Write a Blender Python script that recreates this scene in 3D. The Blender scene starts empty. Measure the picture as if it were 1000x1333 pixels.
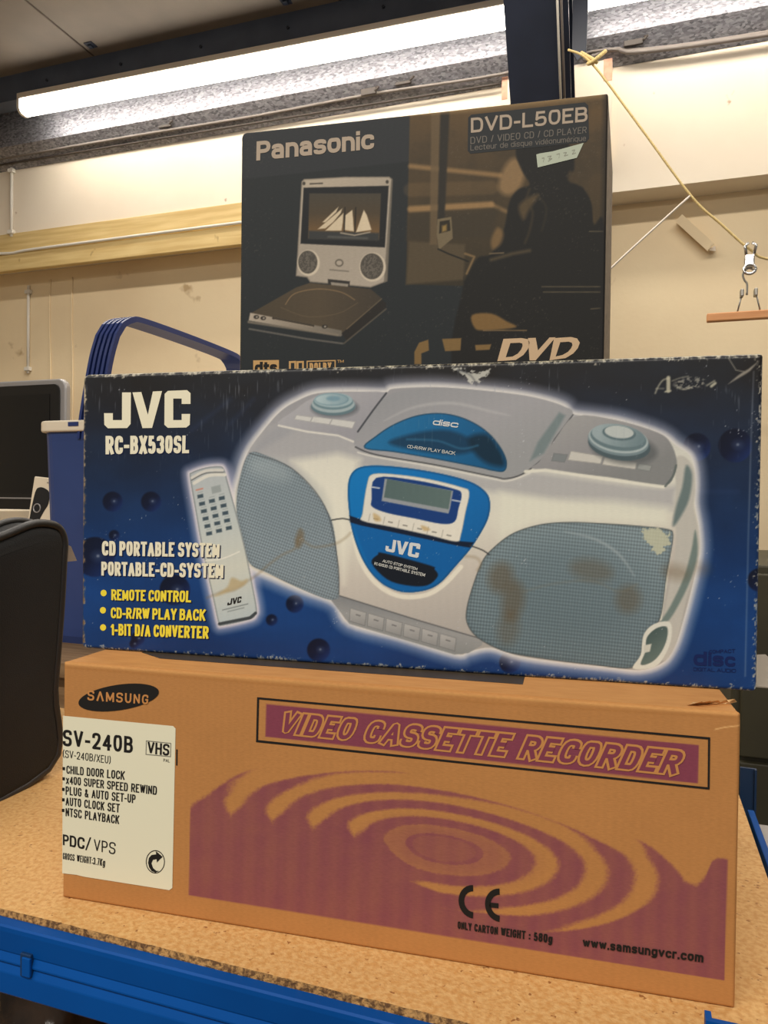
import bpy, bmesh, math, random
import numpy as np
from mathutils import Vector, Matrix

# ------------------------------------------------------------------ camera, world, lights
SC = bpy.context.scene
COL = SC.collection
SC.view_settings.view_transform = 'Standard'
SC.view_settings.look = 'None'
SC.view_settings.exposure = 0.0
SC.view_settings.gamma = 1.0
SC.view_settings.use_curve_mapping = False

# world axes: X along the back wall, Y towards it, Z up.  Camera held at 1.04 m.
YAW, PITCH, ROLL, FPX = math.radians(19.0), -0.0148, 0.0121, 961.9
def cam_axes():
    cp, sp = math.cos(PITCH), math.sin(PITCH)
    rot = lambda v: Vector((v[0]*math.cos(YAW) - v[1]*math.sin(YAW), v[0]*math.sin(YAW) + v[1]*math.cos(YAW), v[2]))
    f, u, r = Vector((0, cp, sp)), Vector((0, -sp, cp)), Vector((1, 0, 0))
    c, s = math.cos(ROLL), math.sin(ROLL)
    return rot(c*r + s*u), rot(-s*r + c*u), rot(f)
cr, cu, cf = cam_axes()
cam = bpy.data.cameras.new('camera')
cam.sensor_fit = 'VERTICAL'; cam.sensor_height = 36.0; cam.lens = FPX/1333*36
cam.clip_start = 0.02
camo = bpy.data.objects.new('camera', cam); COL.objects.link(camo)
camo.matrix_world = Matrix(((cr.x, cu.x, -cf.x, 0), (cr.y, cu.y, -cf.y, 0), (cr.z, cu.z, -cf.z, 1.0405), (0, 0, 0, 1)))
SC.camera = camo

w = bpy.data.worlds.new('world'); SC.world = w; w.use_nodes = True
w.node_tree.nodes['Background'].inputs[0].default_value = (1.0, 0.91, 0.80, 1)
w.node_tree.nodes['Background'].inputs[1].default_value = 0.22

def area(name, loc, sx, sy, power, col=(1, .93, .84), tilt=0):
    l = bpy.data.lights.new(name, 'AREA'); l.shape = 'RECTANGLE'; l.size = sx; l.size_y = sy
    l.energy = power; l.color = col
    o = bpy.data.objects.new(name, l); COL.objects.link(o); o.location = loc; o.rotation_euler = (tilt, 0, 0)
    return o
# rows a and b: the hall's other ceiling tube lights, parallel to the row in view
area('ceiling_tube_row_a', (-0.4, -0.9, 2.62), 4.0, 0.10, 80)
area('ceiling_tube_row_b', (-0.4, -2.9, 2.62), 4.0, 0.10, 66)
area('wall_fill_light', (-0.6, 1.65, 2.66), 3.4, 0.10, 34)  # unseen lamp added to light the lower wall, with shade under the rail
TUBE_POWER = 16.5

# ------------------------------------------------------------------ helpers
def lin(c):
    c = np.asarray(c, float)/255.0
    return np.where(c <= .04045, c/12.92, ((c+.055)/1.055)**2.4)
def L4(c):
    l = lin(c); return (float(l[0]), float(l[1]), float(l[2]), 1)

def nd(nt, t, **kw):
    n = nt.nodes.new(t)
    for k, v in kw.items(): setattr(n, k, v)
    return n
def mat(name, c, rough=.6, metal=0, c2=None, scale=30, stretch=(1, 1, 1), detail=6, lo=.35, hi=.65, bump=0, bscale=None,
        bstretch=None, spec=.5, emit=None, estr=0, coat=0, vor=False, spots=None, spot_scale=20, spot_t=(.62, .7), alpha=1):
    m = bpy.data.materials.new(name); m.use_nodes = True; nt = m.node_tree
    b = nt.nodes['Principled BSDF']
    b.inputs['Base Color'].default_value = L4(c); b.inputs['Roughness'].default_value = rough
    b.inputs['Metallic'].default_value = metal; b.inputs['Specular IOR Level'].default_value = spec
    b.inputs['Coat Weight'].default_value = coat
    if alpha < 1: b.inputs['Alpha'].default_value = alpha
    tc = nd(nt, 'ShaderNodeTexCoord')
    def tex(sc, st, det, voronoi=False):
        mp = nd(nt, 'ShaderNodeMapping'); mp.inputs['Scale'].default_value = st
        nt.links.new(tc.outputs['Object'], mp.inputs[0])
        n = nd(nt, 'ShaderNodeTexVoronoi' if voronoi else 'ShaderNodeTexNoise')
        n.inputs['Scale'].default_value = sc
        if not voronoi: n.inputs['Detail'].default_value = det
        nt.links.new(mp.outputs[0], n.inputs['Vector'])
        return n
    last = None
    if c2 is not None:
        n = tex(scale, stretch, detail, vor)
        r = nd(nt, 'ShaderNodeValToRGB'); r.color_ramp.elements[0].position = lo; r.color_ramp.elements[1].position = hi
        r.color_ramp.elements[0].color = L4(c); r.color_ramp.elements[1].color = L4(c2)
        nt.links.new(n.outputs['Color' if vor else 0], r.inputs[0]); last = r.outputs[0]
    if spots is not None:
        n = tex(spot_scale, (1, 1, 1), 3)
        r = nd(nt, 'ShaderNodeMapRange'); r.inputs[1].default_value = spot_t[0]; r.inputs[2].default_value = spot_t[1]
        nt.links.new(n.outputs[0], r.inputs[0])
        mx = nd(nt, 'ShaderNodeMix', data_type='RGBA')
        nt.links.new(r.outputs[0], mx.inputs[0])
        if last is not None: nt.links.new(last, mx.inputs[6])
        else: mx.inputs[6].default_value = L4(c)
        mx.inputs[7].default_value = L4(spots); last = mx.outputs[2]
    if last is not None: nt.links.new(last, b.inputs['Base Color'])
    if bump:
        n = tex(bscale or scale, bstretch or stretch, 8)
        bp = nd(nt, 'ShaderNodeBump'); bp.inputs['Strength'].default_value = bump; bp.inputs['Distance'].default_value = .002
        nt.links.new(n.outputs[0], bp.inputs['Height']); nt.links.new(bp.outputs[0], b.inputs['Normal'])
    if emit is not None:
        b.inputs['Emission Color'].default_value = L4(emit); b.inputs['Emission Strength'].default_value = estr
    return m

def print_mat(name, rough=.42, fibre=.06, corr=900, corr_amt=.05, spec=.4, bump=.12):
    """printed board: colour comes from the print, grain and flutes from procedural noise"""
    m = bpy.data.materials.new(name); m.use_nodes = True; nt = m.node_tree; b = nt.nodes['Principled BSDF']
    b.inputs['Roughness'].default_value = rough; b.inputs['Specular IOR Level'].default_value = spec
    at = nd(nt, 'ShaderNodeAttribute', attribute_name='ink')
    tc = nd(nt, 'ShaderNodeTexCoord')
    mp = nd(nt, 'ShaderNodeMapping'); mp.inputs['Scale'].default_value = (.35, 1, 1.6); nt.links.new(tc.outputs['Object'], mp.inputs[0])
    n = nd(nt, 'ShaderNodeTexNoise'); n.inputs['Scale'].default_value = 900; n.inputs['Detail'].default_value = 5
    nt.links.new(mp.outputs[0], n.inputs['Vector'])
    wv = nd(nt, 'ShaderNodeTexWave', wave_type='BANDS', bands_direction='X'); wv.inputs['Scale'].default_value = corr
    wv.inputs['Distortion'].default_value = 1.5; nt.links.new(tc.outputs['Object'], wv.inputs['Vector'])
    def rng(s, a, bb):
        r = nd(nt, 'ShaderNodeMapRange'); r.inputs[3].default_value = a; r.inputs[4].default_value = bb
        nt.links.new(s, r.inputs[0]); return r.outputs[0]
    f1 = rng(n.outputs[0], 1-2.4*fibre, 1+2.4*fibre); f2 = rng(wv.outputs['Fac'], 1-corr_amt, 1+corr_amt)
    mm = nd(nt, 'ShaderNodeMath', operation='MULTIPLY'); nt.links.new(f1, mm.inputs[0]); nt.links.new(f2, mm.inputs[1])
    vm = nd(nt, 'ShaderNodeVectorMath', operation='SCALE'); nt.links.new(at.outputs['Color'], vm.inputs[0]); nt.links.new(mm.outputs[0], vm.inputs['Scale'])
    nt.links.new(vm.outputs[0], b.inputs['Base Color'])
    bp = nd(nt, 'ShaderNodeBump'); bp.inputs['Strength'].default_value = bump; bp.inputs['Distance'].default_value = .001
    nt.links.new(mm.outputs[0], bp.inputs['Height']); nt.links.new(bp.outputs[0], b.inputs['Normal'])
    return m

def link(name, me, m, parent=None, smooth=False):
    o = bpy.data.objects.new(name, me); COL.objects.link(o)
    if m is not None: me.materials.append(m)
    if smooth:
        for p in me.polygons: p.use_smooth = True
    if parent is not None: o.parent = parent
    return o
def mesh(name, v, f, m, parent=None, smooth=False):
    me = bpy.data.meshes.new(name); me.from_pydata([tuple(p) for p in v], [], f); me.update()
    bm = bmesh.new(); bm.from_mesh(me); bmesh.ops.recalc_face_normals(bm, faces=bm.faces); bm.to_mesh(me); bm.free()
    return link(name, me, m, parent, smooth)
def box(name, x0, x1, y0, y1, z0, z1, m, parent=None, bev=0, seg=2):
    bm = bmesh.new(); bmesh.ops.create_cube(bm, size=1)
    for v in bm.verts: v.co = ((x0+x1)/2+v.co.x*(x1-x0), (y0+y1)/2+v.co.y*(y1-y0), (z0+z1)/2+v.co.z*(z1-z0))
    if bev: bmesh.ops.bevel(bm, geom=list(bm.edges), offset=bev, segments=seg, affect='EDGES', profile=.5)
    me = bpy.data.meshes.new(name); bm.to_mesh(me); bm.free()
    return link(name, me, m, parent, False)
def sweep(name, pts, prof, m, parent=None, smooth=True, closed=False, up=(0, 0, 1), cap=True):
    """sweep a closed 2D profile (a across, b along the normal) along a polyline"""
    P = [Vector(p) for p in pts]; n = len(P); k = len(prof); V = []; F = []
    nrm = Vector(up)
    for i in range(n):
        a = P[(i-1) % n] if closed or i > 0 else P[i]; c = P[(i+1) % n] if closed or i < n-1 else P[i]
        t = (c-a).normalized()
        nn = nrm - t*nrm.dot(t)
        if nn.length < 1e-4: nn = t.orthogonal()
        nn.normalize(); nrm = nn
        s = t.cross(nn)
        for (p, q) in prof: V.append(P[i] + s*p + nn*q)
    for i in range(n if closed else n-1):
        j = (i+1) % n
        for q in range(k): F.append((i*k+q, i*k+(q+1) % k, j*k+(q+1) % k, j*k+q))
    if cap and not closed: F.append(tuple(range(k))); F.append(tuple(range((n-1)*k, n*k)))
    return mesh(name, V, F, m, parent, smooth)
def tube(name, pts, r, m, parent=None, n=8, closed=False):
    return sweep(name, pts, [(r*math.cos(2*math.pi*i/n), r*math.sin(2*math.pi*i/n)) for i in range(n)], m, parent, True, closed)
def prism(name, outline, a0, a1, axis, m, parent=None, bev=0, smooth=False, seg=3):
    """outline in the plane across the axis: x->(y,z)  y->(x,z)  z->(x,y)"""
    def P(p, a): return {'x': (a, p[0], p[1]), 'y': (p[0], a, p[1]), 'z': (p[0], p[1], a)}[axis]
    bm = bmesh.new(); n = len(outline)
    A = [bm.verts.new(P(p, a0)) for p in outline]; B = [bm.verts.new(P(p, a1)) for p in outline]
    bm.faces.new(A); bm.faces.new(B)
    for i in range(n): bm.faces.new((A[i], A[(i+1) % n], B[(i+1) % n], B[i]))
    bmesh.ops.recalc_face_normals(bm, faces=bm.faces)
    if bev:
        cap = [e for e in bm.edges if abs({'x': e.verts[0].co.x-e.verts[1].co.x, 'y': e.verts[0].co.y-e.verts[1].co.y, 'z': e.verts[0].co.z-e.verts[1].co.z}[axis]) < 1e-9]
        bmesh.ops.bevel(bm, geom=cap, offset=bev, segments=seg, affect='EDGES', profile=.5)
    me = bpy.data.meshes.new(name); bm.to_mesh(me); bm.free()
    return link(name, me, m, parent, smooth)
def spl(pts, n=6, closed=False):
    """Catmull-Rom through 2D or 3D points"""
    P = np.array(pts, float); k = len(P); out = []
    for i in range(k if closed else k-1):
        if closed: a, b, c, d = P[(i-1) % k], P[i], P[(i+1) % k], P[(i+2) % k]
        else: a, b, c, d = P[max(i-1, 0)], P[i], P[i+1], P[min(i+2, k-1)]
        for j in range(n):
            t = j/n
            out.append(.5*((2*b)+(c-a)*t+(2*a-5*b+4*c-d)*t*t+(3*b-a-3*c+d)*t**3))
    if not closed: out.append(P[-1])
    return [tuple(p) for p in out]
def rrect(w_, h_, radii, x0=0, y0=0, n=5):
    """rounded rectangle, radii for (bl, br, tr, tl)"""
    out = []
    for (cx, cy, a0, r) in ((x0+radii[0], y0+radii[0], 180, radii[0]), (x0+w_-radii[1], y0+radii[1], 270, radii[1]),
                            (x0+w_-radii[2], y0+h_-radii[2], 0, radii[2]), (x0+radii[3], y0+h_-radii[3], 90, radii[3])):
        for i in range(n+1):
            a = math.radians(a0+90*i/n); out.append((cx+r*math.cos(a), cy+r*math.sin(a)))
    return out
def tag(o, label=None, cat=None, group=None, kind=None):
    if label: o['label'] = label
    if cat: o['category'] = cat
    if group: o['group'] = group
    if kind: o['kind'] = kind
    return o
def empty(name, loc, rz=0):
    o = bpy.data.objects.new(name, None); COL.objects.link(o); o.location = loc; o.rotation_euler = (0, 0, rz); o.empty_display_size = .05
    return o

# ------------------------------------------------------------------ materials
M = {}
M['wall'] = mat('painted_wall', (244, 224, 186), .8, c2=(236, 214, 176), scale=3, bump=.25, bscale=60, spots=(196, 170, 130), spot_scale=9, spot_t=(.70, .78))
M['lining'] = mat('painted_board', (240, 228, 208), .7, c2=(232, 218, 196), scale=2, bump=.1, bscale=40, spots=(190, 160, 130), spot_scale=14, spot_t=(.715, .76))
M['timber'] = mat('softwood', (226, 200, 140), .65, c2=(205, 174, 112), scale=6, stretch=(.6, 6, 9), bump=.2, spots=(150, 112, 66), spot_scale=11, spot_t=(.70, .76))
M['ceil'] = mat('ceiling_sheet', (132, 122, 112), .8, c2=(120, 112, 104), scale=4)
M['navy'] = mat('navy_steel_paint', (36, 44, 62), .45, c2=(30, 38, 54), scale=8)
M['navygrey'] = mat('grey_blue_steel_paint', (84, 94, 112), .5, c2=(74, 84, 102), scale=8)
M['galv'] = mat('galvanised_steel', (104, 104, 110), .45, metal=.5, c2=(170, 170, 178), scale=150, stretch=(.6, 1, 1.3), vor=True, lo=.1, hi=.9, bump=.5, bscale=160)
M['white_pl'] = mat('white_plastic', (235, 230, 218), .45)
M['diff'] = mat('lamp_diffuser', (255, 255, 250), .5, emit=(255, 246, 233), estr=TUBE_POWER)
M['lamp_body'] = mat('lamp_housing', (225, 215, 200), .5)
M['cable'] = mat('grey_cable', (120, 112, 106), .6)
M['dark_clip'] = mat('dark_clip', (62, 54, 48), .6)
M['floor'] = mat('concrete_floor', (92, 86, 78), .8, c2=(74, 70, 64), scale=5)
M['chip'] = mat('particleboard', (216, 174, 114), .7, c2=(200, 150, 88), scale=260, detail=4, lo=.38, hi=.62, bump=.35, bscale=420, spots=(150, 100, 52), spot_scale=230, spot_t=(.66, .72))
M['chipedge'] = mat('particleboard_edge', (176, 134, 80), .85, c2=(96, 66, 36), scale=330, detail=5, lo=.42, hi=.6, bump=1, bscale=380)
M['rack'] = mat('blue_rack_paint', (0, 74, 150), .5, c2=(0, 68, 140), scale=10, spec=.15)
M['rackdark'] = mat('dark_blue_rack_paint', (6, 46, 84), .5)
M['tabwood'] = mat('old_table_wood', (150, 122, 88), .6, c2=(120, 92, 62), scale=9, stretch=(1, 8, 8), bump=.2)
M['bag'] = mat('black_nylon', (25, 26, 27), .8, c2=(20, 21, 22), scale=14, bump=.35, bscale=900)
M['piping'] = mat('black_piping', (42, 41, 40), .5)
M['coolblue'] = mat('blue_cooler_plastic', (46, 68, 124), .42, c2=(40, 61, 114), scale=4)
M['coolwhite'] = mat('white_cooler_lid', (226, 216, 194), .5)
M['handle'] = mat('blue_handle_plastic', (36, 54, 112), .38)
M['tvblack'] = mat('tv_black', (24, 23, 22), .35)
M['screen'] = mat('tv_screen', (14, 13, 12), .3)
M['silver'] = mat('silver_plastic', (172, 170, 170), .35, metal=.4)
M['chrome'] = mat('chrome', (215, 215, 215), .18, metal=1)
M['steelwire'] = mat('steel_wire', (150, 146, 138), .35, metal=.8)
M['paper'] = mat('white_card', (228, 216, 192), .7)
M['greypaper'] = mat('grey_card', (160, 150, 136), .8)
M['hangwood'] = mat('hanger_wood', (226, 164, 108), .45, c2=(212, 146, 90), scale=8, stretch=(1, 8, 8))
M['twine'] = mat('yellow_twine', (226, 204, 144), .8, c2=(198, 170, 108), scale=300)
M['wstring'] = mat('white_string', (236, 226, 212), .8)
M['olive'] = mat('dark_olive_metal', (66, 62, 42), .6, c2=(54, 50, 34), scale=5)
M['darkbag'] = mat('dark_plastic_wrap', (74, 56, 42), .22, c2=(38, 28, 22), scale=22, lo=.4, hi=.6, bump=.6, bscale=40)
M['cardb'] = mat('brown_cardboard', (204, 146, 84), .75, c2=(194, 136, 76), scale=160, stretch=(.3, 1, 2), bump=.12, bscale=300)
M['cardraw'] = mat('torn_cardboard', (226, 186, 130), .85, c2=(196, 152, 98), scale=260, bump=.8, bscale=300)
M['jvcside'] = mat('worn_blue_carton_side', (34, 42, 70), .6, c2=(28, 34, 56), scale=20, spots=(150, 136, 110), spot_scale=160, spot_t=(.62, .68))
M['panside'] = mat('grey_brown_carton_side', (150, 132, 108), .75, c2=(128, 112, 92), scale=70, stretch=(1, 1, 4), spots=(104, 90, 74), spot_scale=90, spot_t=(.6, .7))
M['gapshade'] = mat('gap_shadow_tone', (70, 60, 46), .4)  # tone of the painted shadow gap under the middle carton
M['pr_card'] = print_mat('printed_kraft_board', .7, fibre=.07, corr=60, corr_amt=.010, spec=.15)
M['pr_gloss'] = print_mat('printed_gloss_board', .36, fibre=.03, corr=55, corr_amt=.008, spec=.3, bump=.06)
M['pr_satin'] = print_mat('printed_satin_board', .5, fibre=.06, corr=60, corr_amt=.008, spec=.15, bump=.06)
def ink(n, c, rough=.5): M[n] = mat('ink_'+n, c, rough, spec=.2)
ink('black', (30, 28, 26), .6); ink('cream', (226, 220, 194)); ink('yellow', (232, 212, 62)); ink('shadow', (14, 26, 62)); ink('purple', (122, 58, 74), .65)
ink('kraft', (188, 130, 74), .7); ink('tan', (168, 152, 134)); ink('dimtan', (112, 106, 98)); ink('faint', (88, 86, 82)); ink('gold', (188, 150, 98)); ink('bluedark', (18, 34, 84)); ink('silvertext', (205, 208, 208))
ink('label', (222, 218, 192), .5); ink('price', (176, 184, 166), .6); ink('pencil', (150, 152, 138), .7); ink('greyline', (120, 118, 108)); ink('plate', (38, 41, 43)); ink('dvd', (196, 168, 134)); ink('palewhite', (214, 216, 210))

# ------------------------------------------------------------------ the room
def S(o): o['kind'] = 'structure'; return o
S(box('floor', -4.2, 2.4, -1.2, 2.9, -.05, 0, M['floor']))
S(box('wall_back', -4.2, 2.4, 2.75, 2.95, 0, 2.9, M['wall']))
S(box('wall_left', -4.2, -4.05, -.2, 2.75, 0, 2.9, M['wall']))
S(box('wall_lining', -4.05, 2.4, 2.63, 2.75, 2.095, 2.80, M['lining'])).name = 'wall_upper'
S(box('trim_1', -.478, -.107, 2.605, 2.63, 2.20, 2.56, M['lining'])).name = 'trim_1'
tr = bpy.data.objects['trim_1']
M['plaster'] = mat('pink_plaster', (226, 176, 150), .9, c2=(210, 158, 132), scale=40)
for x0_, x1_, z0_ in ((-.478, -.458, 2.455), (-.135, -.107, 2.46)): box('bare_patch', x0_, x1_, 2.6035, 2.606, z0_, 2.548, M['plaster'], tr)
# timber rail of two planks along the foot of the upper boards
rail = empty('timber_rail', (-2.4, 2.6, 2.058))
tag(rail, 'long pale timber rail of two planks fixed along the back wall', 'rail')
box('plank', -1.6, 1.75, .022, .04, .080, .172, M['timber'], rail, .003)
box('plank', -1.6, 1.75, .012, .04, 0, .077, M['timber'], rail, .003)
tag(tube('conduit', spl([(-3.2, 2.55, 2.175), (-2.74, 2.607, 2.138), (-2.56, 2.607, 2.140), (-1.9, 2.607, 2.142), (-.8, 2.607, 2.143)], 5), .0065, M['white_pl']),
    'thin cream conduit running along the joint of the timber rail', 'conduit')
def conduit(X, Y, z0, z1, label):
    e = empty('wall_conduit', (X, Y, z0)); tag(e, label, 'conduit', None)
    tube('pipe', [(0, -.008, 0), (0, -.008, z1-z0)], .007, M['white_pl'], e)
    for z in (.02, z1-z0-.03): box('saddle_clip', -.016, .016, -.019, 0, z-.009, z+.009, M['white_pl'], e, .003)
conduit(-2.70, 2.63, 2.215, 2.54, 'short cream vertical conduit above the timber rail at far left')
conduit(-2.72, 2.75, 1.62, 2.03, 'cream vertical conduit with clips below the timber rail above television')
for (X, nm) in ((-2.597, 'thin vertical cable on cream wall, nearer the clipped conduit'), (-2.47, 'thin vertical cable on cream wall, nearer the blue handle')):
    tag(tube('wall_cable', spl([(X, 2.747, 2.05), (X-.004, 2.747, 1.85), (X+.004, 2.747, 1.6), (X, 2.747, 1.1)], 4), .0035, M['wall']), nm, 'cable')
# ceiling of sheets with open joints
ce = S(empty('ceiling', (-1, 1, 2.78)))
for i in range(5):
    x0 = -4.2+1.05*i+.02
    x0 = -2.06+1.05*(i-2)
    box('ceiling_panel', x0+1.004-.0, x0+2.046, -2.2, 1.75, 0, .012, M['ceil'], ce, .002)
box('ceiling_backing', -3.2, 3.4, -2.2, 1.75, .013, .03, M['navygrey'], ce)
for i, (X, Y) in enumerate(((-2.019, 2.334), (-1.191, 2.34))):
    b = empty('ceiling_bolt', (X, Y, 2.78)); tag(b, ('dark square bolt head on the ceiling above the tube light, leftmost' if i == 0 else 'dark square bolt head at the top edge of the ceiling'), 'bolt', 'ceiling bolts')
    box('washer', -.018, .018, -.018, .018, -.004, 0, M['navy'], b, .001); box('head', -.009, .009, -.009, .009, -.012, -.004, M['navy'], b, .002)
# grey-blue roof purlin: Z section with screws
pu = empty('roof_purlin', (-.9, 2.42, 2.675)); tag(pu, 'dark grey-blue steel roof purlin running above the tube lights', 'beam')
prism('web', [(-.02, 0), (-.02, .105), (.045, .105), (.045, .098), (-.012, .098), (-.012, .007), (.05, .007), (.05, 0)], -3.2, 3.2, 'x', M['navygrey'], pu)
for k in range(7): prism('screw', [(.006*math.cos(a), .006*math.sin(a)+.0) for a in [i*math.pi/3 for i in range(6)]], -.025, -.02, 'y', M['navy'], pu).location = (-1.75+.36*k, 0, .05)
# galvanised eaves beam
ga = empty('eaves_beam', (-.9, 2.60, 2.515)); tag(ga, 'galvanised speckled steel eaves beam behind the tube lights', 'beam')
prism('channel', [(.028, 0), (-.045, .055), (-.055, .062), (-.055, .23), (-.047, .23), (-.047, .068), (-.038, .06), (.028, .008)], -3.2, 3.2, 'x', M['galv'], ga)
# cables under the eaves beam
def cab(name, pts, r, label, m='cable'): tag(tube(name, spl(pts, 6), r, M[m]), label, 'cable')
cab('electric_cable', [(-3.2, 2.585, 2.552), (-2.69, 2.585, 2.552), (-2.0, 2.58, 2.545), (-1.45, 2.585, 2.541), (-.95, 2.58, 2.542), (-.485, 2.585, 2.534), (-.17, 2.58, 2.553), (.02, 2.585, 2.53), (.4, 2.585, 2.518), (1.6, 2.585, 2.51)], .0055, 'upper grey electric cable clipped under the eaves beam')
cab('electric_cable', [(-3.2, 2.60, 2.535), (-2.69, 2.60, 2.533), (-1.45, 2.60, 2.522), (-.85, 2.60, 2.515), (-.485, 2.60, 2.510)], .0045, 'lower brownish electric cable sagging under the eaves beam', 'dark_clip')
cab('electric_cable', [(-.2, 2.59, 2.535), (-.1, 2.585, 2.55), (.0, 2.58, 2.522), (.5, 2.585, 2.508), (1.6, 2.585, 2.50)], .0075, 'thick grey cable on the wall right of the navy steel post')
for i, (X, z, lb) in enumerate(((-1.848, 2.563, 'leftmost dark cable clip under the eaves beam'), (-.965, 2.548, 'dark cable clip above the cartons, left one of a pair'), (-.831, 2.563, 'dark cable clip above the cartons, right one of a pair'), (-.04, 2.555, 'dark cable clip right of the navy steel post'))):
    c = empty('cable_clip', (X, 2.575, z)); tag(c, lb, 'clip', 'cable clips')
    box('plate', -.03, .03, -.008, .0, -.012, .012, M['dark_clip'], c, .002); tube('loop', [(.028, -.004, .012), (.042, -.016, .004), (.03, -.02, -.01)], .004, M['dark_clip'], c)
# tube lights
def tube_light(X0, X1, z, tilt, label):
    e = empty('tube_light', (X0, 2.405, z)); e.rotation_euler = (0, tilt, 0); tag(e, label, 'light', 'ceiling tube lights'); Ln = X1-X0
    sec = rrect(.062, .052, (.024, .024, .006, .006), -.031, -.026, 4)
    prism('diffuser', sec, .012, Ln-.012, 'x', M['diff'], e, 0)
    prism('housing', rrect(.066, .024, (.003,)*4, -.033, .0265, 2), 0, Ln, 'x', M['lamp_body'], e)
    for x in (0, Ln-.012): prism('end_cap', rrect(.066, .056, (.026, .026, .003, .003), -.033, -.0285, 4), x, x+.012, 'x', M['white_pl'], e)
tube_light(-2.42, -.33, 2.632, math.radians(.8), 'long lit tube light hanging left of the navy steel post')
tube_light(-.185, 1.75, 2.612, math.radians(.3), 'lit tube light right of the navy steel post, at top edge')
# raking steel frame: column on the wall and knee going up into the room
fr = empty('steel_frame', (-.305, 2.42, 0)); tag(fr, 'dark navy steel roof frame post behind the top carton', 'post')
def isec(p0, p1, parent):
    a, b = Vector(p0), Vector(p1); t = (b-a).normalized(); s = Vector((1, 0, 0)); n = s.cross(t)
    def bar(nm, x0, x1, n0, n1):
        V = [a+s*x+n*q for (x, q) in ((x0, n0), (x1, n0), (x1, n1), (x0, n1))]+[b+s*x+n*q for (x, q) in ((x0, n0), (x1, n0), (x1, n1), (x0, n1))]
        mesh(nm, V, [(0, 1, 2, 3), (4, 5, 6, 7), (0, 1, 5, 4), (1, 2, 6, 5), (2, 3, 7, 6), (3, 0, 4, 7)], M['navy'], parent)
    return bar
bar = isec((0, -.055, 2.19), (0, -.43, 2.76), fr)
bar('front_flange', -.089, .089, -.012, 0) if False else None
bar('front_flange', -.089, .058, .0, .012); bar('web', -.006, .006, -.18, 0); bar('rear_flange', -.089, .089, -.192, -.18)
bar('stiffener', .058, .089, -.05, -.038)
for i, x in enumerate((.064, .075)):
    tube('wire', [(x, -.085+.0, 2.19), (x, -.458, 2.76)], .0035, M['cable' if i else 'white_pl'], fr)
bc = isec((0, -.055, 0), (0, -.055, 2.19), fr)
box('column_flange', -.089, .089, -.067, -.055, 0, 2.2, M['navy'], fr); box('column_web', -.006, .006, -.055, .13, 0, 2.2, M['navy'], fr)
prism('gusset', [(.10, 2.36), (.115, 2.33), (.14, 2.35), (.15, 2.76), (.10, 2.76)], -.19, -.18, 'y', M['navy'], fr)
# twine, string, clips and hanger on the right
YS = 2.1
tag(tube('twine', spl([(-.205, YS+.02, 2.30), (-.141, YS, 2.241), (-.02, YS, 2.06), (.117, YS, 1.849), (.19, YS, 1.768), (.262, YS, 1.693), (.32, YS, 1.662), (.6, YS, 1.60)], 5), 0.0031, M['twine']), 'yellow twine tied to the steel post and sagging to the right', 'twine')
tag(tube('twine_knot', spl([(-.105, YS+.01, 2.272), (-.12, YS-.005, 2.252), (-.141, YS-.006, 2.238), (-.150, YS+.004, 2.243), (-.14, YS+.008, 2.25), (-.128, YS-.004, 2.240), (-.17, YS+.02, 2.285)], 4), .0052, M['twine']), 'yellow knot and loose tail on the twine beside the post', 'knot')
tag(tube('string', spl([(.117, YS, 1.852), (.02, YS, 1.768), (-.062, YS, 1.696), (-.16, YS+.02, 1.612)], 3), 0.0028, M['wstring']), 'white string branching down left from the yellow twine', 'string')
hg = empty('clip_hanger', (.258, YS, 1.53)); tag(hg, 'wooden clamp hanger with chrome clip hanging from the yellow twine', 'hanger')
cl = box('spring_clip', -.012, .012, -.012, .012, .118, .150, M['chrome'], hg, .004)
for dx, a in ((-.008, .4), (.010, -.4)): tube('clip_arm', [(dx, -.006, .150), (dx*1.4, -.010, .172), (dx*.5, -.008, .180)], .004, M['chrome'], hg)
tube('clip_ring', [(.014*math.cos(a), -.012, .112+.012*math.sin(a)) for a in [i*math.pi/6 for i in range(12)]], .004, M['chrome'], hg, closed=True)
tube('hook', spl([(.012, 0, .112), (-.002, 0, .118), (-.014, 0, .104), (-.010, 0, .088), (-.004, 0, .078), (-.004, 0, .05)], 5), .0025, M['steelwire'], hg)
for dx in (-.02, .012): box('clamp_spring', dx, dx+.008, -.012, .012, .045, .064, M['steelwire'], hg, .002)
tube('clamp_wire', [(-.016, 0, .05), (-.026, 0, .005)], .002, M['steelwire'], hg); tube('clamp_wire', [(.018, 0, .05), (.028, 0, .005)], .002, M['steelwire'], hg)
for dy in (-.009, .001): box('wooden_jaw', -.098, .11, dy, dy+.008, -.014, .008, M['hangwood'], hg, .003)
# stub of trunking on the shaded wall
tk = empty('trunking_stub', (.118, 2.742, 2.02)); tag(tk, 'broken stub of cream trunking stuck on the shaded wall', 'trunking'); tk.rotation_euler = (math.radians(18), math.radians(47), 0)
prism('channel', [(-.03, -.012), (.03, -.012), (.03, .018), (.024, .018), (.024, -.006), (-.024, -.006), (-.024, .018), (-.03, .018)], 0, .15, 'x', M['wall'], tk)
mesh('torn_end', [(.146, -.03, -.012), (.168, -.012, .004), (.152, .006, .012), (.172, .02, .0), (.148, .03, .016), (.142, .0, -.004)], [(0, 1, 2, 5), (2, 3, 4, 5)], M['wstring'], tk)

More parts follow.
